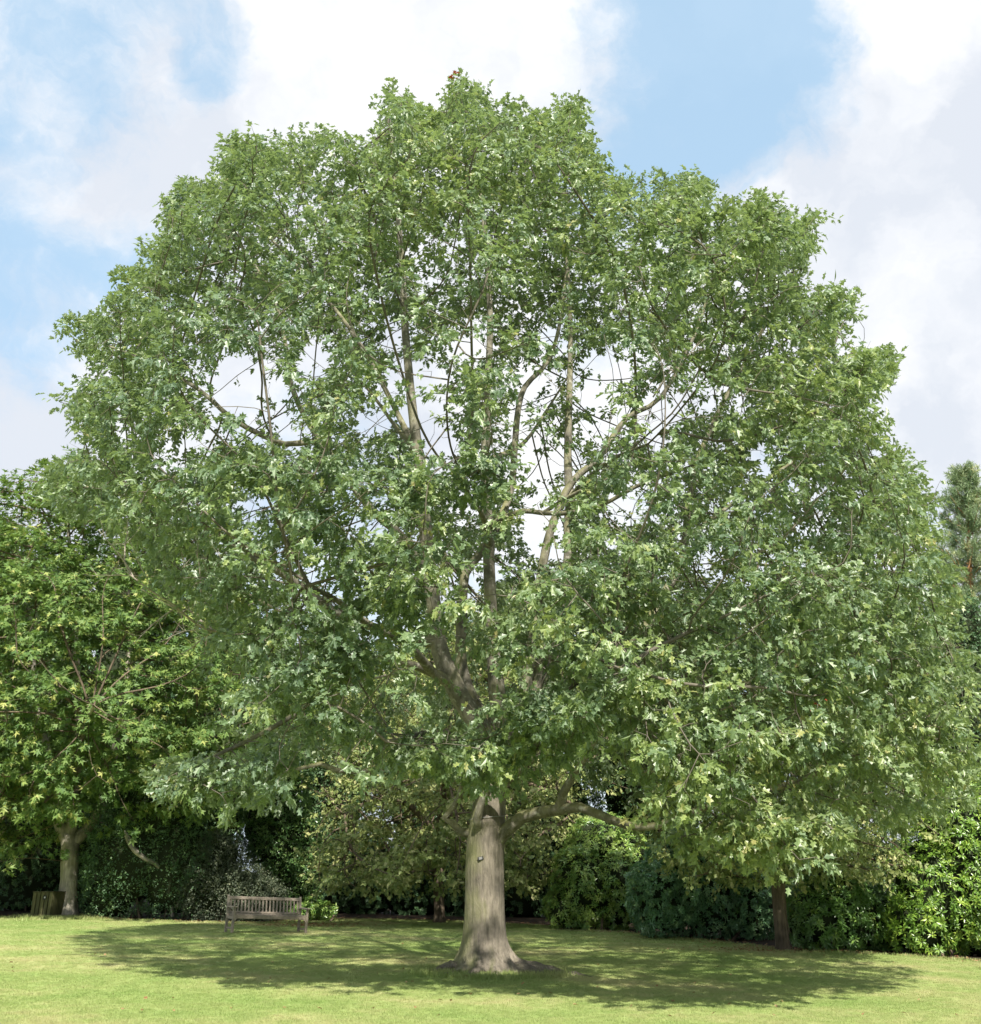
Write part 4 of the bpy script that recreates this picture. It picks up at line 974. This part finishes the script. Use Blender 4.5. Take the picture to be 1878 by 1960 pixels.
back_tree('dark evergreen massed behind the pale lime crown', (850, 1758), [(830, 1480, 120, 210, 2.8), (760, 1400, 90, 170, 2.6), (930, 1400, 100, 200, 2.6), (1010, 1280, 90, 160, 2.4), (860, 1270, 90, 100, 2.4), (1000, 1540, 100, 160, 2.4)], 'dark_leaf', 4200, .16, 13, tint=(.5, .2))
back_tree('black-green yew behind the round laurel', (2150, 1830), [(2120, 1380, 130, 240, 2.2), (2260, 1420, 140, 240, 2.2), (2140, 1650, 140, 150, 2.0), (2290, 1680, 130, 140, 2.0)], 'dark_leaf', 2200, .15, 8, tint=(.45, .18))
back_tree('small pale-topped distant tree beyond the maple crown', (-60, 1745), [(-40, 1080, 90, 110, 3), (-150, 1150, 120, 160, 3), (30, 1150, 70, 120, 3)], 'grey_leaf', 1500, .22, 28)

# -- scots pine by the frame's far side
def pine():
    b = PG(1850, 1780); Yb = b[1] + 16; x = P(1850, 1780, Yb)[0]; b = np.array([x, Yb, gz(x, Yb)])
    root = empty('pine_tree', b); tag(root, 'blue-green pine with orange bark rising behind the black-green yew', 'tree')
    axis = catmull([[*b, .26], [*P(1862, 1250, Yb), .2], [*P(1856, 1080, Yb), .13], [*P(1850, 960, Yb), .07], [*P(1842, 905, Yb), .03]], .4)
    T = Tubes(); T.add(axis[:, :3], axis[:, 3], 12, wob=.03); T.build('trunk', M['pine_bark'], root)
    T = Tubes(); C, D = [], []
    zs = np.linspace(0.40, .985, 24)
    for i, t in enumerate(zs):
        q = axis[int(t * (len(axis) - 1)), :3]; ln = 5.2 * (1 - t) ** .7 + .5
        for k in range(6):
            a = k * 1.05 + i * .7 + rng.normal() * .2; d = nz(np.array([math.cos(a), math.sin(a), .35 + .5 * t]))
            e = q + d * ln * rng.uniform(.75, 1.1); m = (q + e) / 2 - np.array([0, 0, .12 * ln])
            T.add([q, m, e], [.035, .025, .012], 5)
            for s in np.linspace(.25, 1, 12):
                c = q + (e - q) * s - np.array([0, 0, .12 * ln * math.sin(s * 3.1)]) + rng.normal(size=3) * (.10 + .05 * ln)
                C.append(c); D.append(nz(d + np.array([0, 0, .8]) + rng.normal(size=3) * .4))
    o = T.build('branches', M['pine_bark'], root); o['kind'] = 'stuff'
    C, D = np.array(C), np.array(D); k = 30
    c = np.repeat(C, k, 0) + np.repeat(D, k, 0) * np.tile(np.linspace(-.15, .2, k), len(C))[:, None]
    ax = nz(np.repeat(D, k, 0) * .8 + rng.normal(size=(len(c), 3)) * .7)
    leaves_mesh('crown', [diamond_leaf(.055, .1)], c, ax, rng.normal(size=c.shape), rng.uniform(.24, .4, len(c)), np.clip(np.repeat(rng.normal(.5, .2, len(C)), k), 0, 1), M['needle'], root)
pine()

# bare broken bough on the dark shrub
def bough():
    sh = [o for o in bpy.data.objects if o.name == 'cotoneaster_shrub'][0]; Y = sh.location[1] - 1.4
    rows = [[*P(238, 1590, Y), .03], [*P(246, 1607, Y), .09], [*P(256, 1625, Y - .1), .085], [*P(275, 1642, Y), .075], [*P(300, 1656, Y + .3), .06], [*P(325, 1690, Y + .8), .05], [*P(330, 1755, Y + .9), .06]]
    c = catmull(rows, .15); T = Tubes(); T.add(c[:, :3], c[:, 3], 10, wob=.04); o = T.build('bough', M['maple_bark'], sh); o['label'] = 'bare broken bough'
bough()

# ================================================================= FURNITURE
def box(name, size, loc, mat, parent, rot=(0, 0, 0), bev=.006, share=None):
    if share and share in bpy.data.meshes: me = bpy.data.meshes[share]
    else:
        import bmesh
        bm = bmesh.new(); bmesh.ops.create_cube(bm, size=1)
        bmesh.ops.scale(bm, vec=size, verts=bm.verts)
        if bev: bmesh.ops.bevel(bm, geom=bm.edges[:], offset=bev, segments=1, affect='EDGES', profile=.5)
        me = bpy.data.meshes.new(share or name); bm.to_mesh(me); bm.free(); me.materials.append(mat)
    o = bpy.data.objects.new(name, me); col.objects.link(o); o.parent = parent; o.location = loc; o.rotation_euler = rot
    return o
def prism(name, outline, w, mat, parent, loc=(0, 0, 0), axis='x'):
    """outline in (y,z), extruded w along x"""
    n = len(outline); V = [(sx * w / 2, y, z) for sx in (-1, 1) for y, z in outline]
    if axis == 'y': V = [(y, sx * w / 2, z) for sx in (-1, 1) for y, z in outline]
    me = bpy.data.meshes.new(name)
    F = [list(range(n))[::-1], list(range(n, 2 * n))] + [[i, (i + 1) % n, n + (i + 1) % n, n + i] for i in range(n)]
    me.from_pydata(V, [], F); me.update(); me.materials.append(mat)
    o = bpy.data.objects.new(name, me); col.objects.link(o); o.parent = parent; o.location = loc; return o

def bench():
    W = plain_mat('weathered_teak', (.25, .215, .17), .85, .2, .4, 7, (6, 6, 1.5)); W2 = plain_mat('weathered_teak_rail', (.235, .20, .158), .85, .2, .4, 7, (1.5, 6, 6))
    g = (PG(457.5, 1786) + PG(581.6, 1787.3) + PG(436, 1784) + PG(559.7, 1785)) / 4
    r = empty('park_bench', g, R(31)); r.rotation_euler = (0, R(2.2), R(31))
    tag(r, 'weathered grey wooden park bench with slatted back standing on the lawn edge', 'bench')
    Lh, fy, by = 1.04, -.28, .28             # half length, front and back leg lines
    lean = .10
    for s in (-1, 1):
        prism('back_post', [(by - .035, 0), (by + .035, 0), (by + .035, .42), (by + .035 + lean, .93), (by - .0 + lean, .945), (by - .035 + lean, .90), (by - .035, .42)], .062, W, r, (s * Lh, 0, 0))
        box('front_leg', (.066, .066, .62), (s * Lh, fy, .31), W, r, share='bench_front_leg')
        prism('armrest', [(by + .02, .63), (by + .02, .665), (fy + .2, .655), (fy + .08, .645), (fy - .02, .652), (fy - .11, .66), (fy - .12, .645), (fy - .10, .622), (fy + .08, .618)], .10, W, r, (s * Lh, 0, 0))
        box('side_rail', (.04, by - fy - .066, .075), (s * Lh, 0, .375), W, r, share='bench_side_rail')
        box('stretcher', (.035, by - fy - .066, .05), (s * Lh, 0, .11), W, r, share='bench_stretcher')
        arc = [(0, 0), (0, -.13)] + [(.13 - .13 * math.cos(t) * 1.0, -.13 + .13 * math.sin(t)) for t in np.linspace(.25, 1.35, 6)] + [(.13, 0)]
        prism('bracket', [((-(Lh - .033) + x) if s < 0 else ((Lh - .033) - x), .366 + z) for x, z in (arc if s < 0 else arc[::-1])], .035, W, r, (0, fy, 0), axis='y')
    box('front_rail', (2 * Lh - .066, .04, .095), (0, fy, .40), W2, r)
    box('seat_back_rail', (2 * Lh - .062, .04, .07), (0, by, .40), W2, r)
    for k in range(5):
        box('seat_slat', (2 * Lh - .01, .075, .024), (0, fy + .075 + k * .098, .445 + (.012 if k in (0, 4) else 0) - .004 * (2 - abs(k - 2))), W2, r, share='bench_seat_slat')
    tilt = math.atan2(lean, .51)
    def bk(z): return by + max(0, (z - .42)) * lean / .51
    box('top_rail', (2 * Lh - .062, .045, .085), (0, bk(.865), .865), W2, r, rot=(-tilt, 0, 0))
    box('lower_back_rail', (2 * Lh - .062, .04, .055), (0, bk(.50), .50), W2, r, rot=(-tilt, 0, 0))
    for k in range(20):
        x = -Lh + .075 + (2 * Lh - .15) * k / 19
        box('back_slat', (.044, .018, .33), (x, bk(.676), .676), W, r, rot=(-tilt, 0, 0), bev=.003, share='bench_back_slat')
    return r
bench()

def litter_bin():
    Wd = plain_mat('stained_green_boards', (.062, .062, .028), .8, .25, .35, 6, (6, 6, 1)); Wd2 = plain_mat('stained_green_boards_pale', (.085, .083, .036), .8, .25, .35, 6, (6, 6, 1)); Bk = plain_mat('bin_black', (.02, .02, .02), .5, .3); Wh = plain_mat('bin_emblem', (.6, .6, .58), .5, .3)
    a, c = PG(54, 1757.5), PG(98, 1758.5); c2 = PG(39, 1754.5)
    wd = float(np.linalg.norm(c - a)); dpt = .72
    rz = math.atan2(c[1] - a[1], c[0] - a[0]) * .3 - R(14)
    g = (a + c) / 2; h = 1.02 * wd
    r = empty('litter_bin', g, rz); tag(r, 'square litter bin of dark green upright boards beside the maple trunk', 'litter bin')
    n = 5; w = wd / n
    for k in range(n):
        for s, nm in ((0, 'board'), (1, 'board')):
            box(nm, (w - .03, .025, h), (-wd / 2 + w * (k + .5), s * dpt, h / 2), Wd2 if k in (0, 2, 4) else Wd, r, bev=.004, share='bin_front_board_%d' % (k % 2))
    n2 = 4; w2 = (dpt - .03) / n2
    for k in range(n2):
        for s in (-1, 1):
            box('board', (.025, w2 - .012, h), (s * (wd / 2 - .0125), .02 + w2 * (k + .5), h / 2), Wd, r, bev=.004, share='bin_side_board')
    box('liner', (wd - .07, dpt - .06, h - .1), (0, dpt / 2, h / 2 - .06), Bk, r)
    box('lid', (wd + .02, dpt + .06, .03), (0, dpt / 2, h + .016), Wd, r)
    p = box('emblem_plate', (.13, .012, .13), (.09, -.020, h * .80), Bk, r); p['label'] = 'small black square plate with a pale mark'
    box('emblem', (.045, .006, .05), (.012, -.009, .006), Wh, p, rot=(0, .5, 0)); 
litter_bin()

# ================================================================= GROUND COVER
def grass():
    # a little tuft of mown blades, planted over the part of the lawn in front of the bed
    tuft_v, tuft_f = [], []
    for k in range(16):
        a = rng.uniform(0, 6.28); q = np.array([rng.normal() * .045, rng.normal() * .045, 0]); h = rng.uniform(.022, .045); w = .0042
        s = np.array([-math.sin(a), math.cos(a), 0]) * w; d = np.array([math.cos(a), math.sin(a), 0]) * h * rng.uniform(.1, .7)
        i = len(tuft_v); tuft_v += [q - s, q + s, q + d + np.array([0, 0, h])]; tuft_f.append((i, i + 1, i + 2))
    ex = np.interp
    edge = bed_edge
    n = 380000
    yy = 11.2 + (41 - 11.2) * rng.random(n) ** 1.55; xx = rng.uniform(-1, 1, n) * (yy * .54 + 3.4)
    lim = np.interp(xx, edge[:, 0], edge[:, 1])
    ok = yy < lim + .15 * rng.random(n)
    ok &= np.hypot(xx - OAKB[0], yy - Y0) > .42
    xx, yy = xx[ok][:150000], yy[ok][:150000]
    pts = np.stack([xx, yy, -SLOPE * xx], -1).astype(np.float32)
    scl = rng.uniform(.35, .62, len(pts)) * np.interp(yy, [11, 40], [1, 1.4])
    # taller uncut fringe round the oak's roots, the maple's foot and along the bed
    extra = []
    for q in range(800):
        a = rng.uniform(0, 6.28); rr_ = rng.uniform(.42, 1.15) * (1.25 if -.9 < math.cos(a) else 1); extra.append((OAKB[0] + rr_ * math.cos(a), Y0 + rr_ * math.sin(a) * .9, rng.uniform(1.0, 2.6)))
    mb = np.array(maple.location)
    for q in range(700):
        a = rng.uniform(0, 6.28); rr_ = .35 + abs(rng.normal()) * .6; extra.append((mb[0] + rr_ * math.cos(a), mb[1] + rr_ * math.sin(a) - .1, rng.uniform(1.5, 3.5)))
    for q in range(2600):
        i = rng.integers(0, len(edge)); extra.append((edge[i, 0] + rng.normal() * .25, edge[i, 1] - abs(rng.normal()) * .12, rng.uniform(.7, 1.8)))
    extra = np.array(extra); e3 = np.stack([extra[:, 0], extra[:, 1], -SLOPE * extra[:, 0]], -1)
    pts = np.vstack([pts, e3]).astype(np.float32); scl = np.concatenate([scl, extra[:, 2]])
    me = bpy.data.meshes.new('grass'); me.vertices.add(len(pts)); me.vertices.foreach_set('co', pts.ravel())
    a = me.attributes.new('scl', 'FLOAT', 'POINT'); a.data.foreach_set('value', scl.astype(np.float32))
    a = me.attributes.new('rz', 'FLOAT', 'POINT'); a.data.foreach_set('value', rng.uniform(0, 6.28, len(pts)).astype(np.float32))
    go = bpy.data.objects.new('grass', me); col.objects.link(go); tag(go, 'short mown grass blades covering the lawn', 'grass', kind='stuff')
    tp = PG(700, 1900); to = mesh_np('tuft', np.array(tuft_v), np.array(tuft_f), M['grass'])
    to.location = tp; to.parent = go; to['kind'] = 'stuff'
    ng = bpy.data.node_groups.new('plant_grass', 'GeometryNodeTree')
    ng.interface.new_socket('Geometry', in_out='INPUT', socket_type='NodeSocketGeometry'); ng.interface.new_socket('Geometry', in_out='OUTPUT', socket_type='NodeSocketGeometry')
    N, L = ng.nodes, ng.links
    gi, go_ = N.new('NodeGroupInput'), N.new('NodeGroupOutput'); ip = N.new('GeometryNodeInstanceOnPoints'); oi = N.new('GeometryNodeObjectInfo'); oi.inputs['Object'].default_value = to
    na = N.new('GeometryNodeInputNamedAttribute'); na.data_type = 'FLOAT'; na.inputs['Name'].default_value = 'scl'
    nr = N.new('GeometryNodeInputNamedAttribute'); nr.data_type = 'FLOAT'; nr.inputs['Name'].default_value = 'rz'
    cx = N.new('ShaderNodeCombineXYZ'); L.new(nr.outputs['Attribute'], cx.inputs['Z'])
    L.new(gi.outputs[0], ip.inputs['Points']); L.new(oi.outputs['Geometry'], ip.inputs['Instance']); L.new(cx.outputs[0], ip.inputs['Rotation']); L.new(na.outputs['Attribute'], ip.inputs['Scale']); L.new(ip.outputs[0], go_.inputs[0])
    md = go.modifiers.new('plant', 'NODES'); md.node_group = ng
lap('shrubs')
grass()
lap('grass')

def litter():
    """fallen leaves: a drift behind the bench, a scatter over the lawn and bed"""
    mt = leaf_mat('fallen_leaf', [(0, (.16, .075, .035)), (.5, (.27, .15, .075)), (1, (.38, .25, .14))], trans=(.2, .1, .03), tfac=.1, rough=.7, spec=.2)
    pos = []
    for q in range(90):
        y = rng.uniform(1795, 1950); pos.append(PG(rng.uniform(-20, 1900), y))
    for q in range(700):
        pos.append(PG(rng.normal(590, 55), rng.normal(1771, 2.2)))
    for q in range(350):
        pos.append(PG(rng.normal(1480, 70), rng.normal(1818, 3)))
    for q in range(2600):
        i = rng.integers(0, len(bed_edge)); e = bed_edge[i]; pos.append(np.array([e[0] + rng.normal() * .4, e[1] + abs(rng.normal()) * .9 - .15, 0]))
    pos = np.array(pos); pos[:, 2] = -SLOPE * pos[:, 0] + .03
    n = len(pos); a = rng.uniform(0, 6.28, n); ax = np.stack([np.cos(a), np.sin(a), rng.normal(size=n) * .25], -1)
    nor = np.array([0, 0, 1.]) + rng.normal(size=(n, 3)) * .35
    o = leaves_mesh('fallen_leaves', [oak_leaf(k) for k in range(4)], pos, ax, nor, rng.uniform(.05, .09, n), rng.random(n), mt, None)
    tag(o, 'fallen brown leaves strewn on the lawn and along the bed', 'leaves', kind='stuff')
litter()
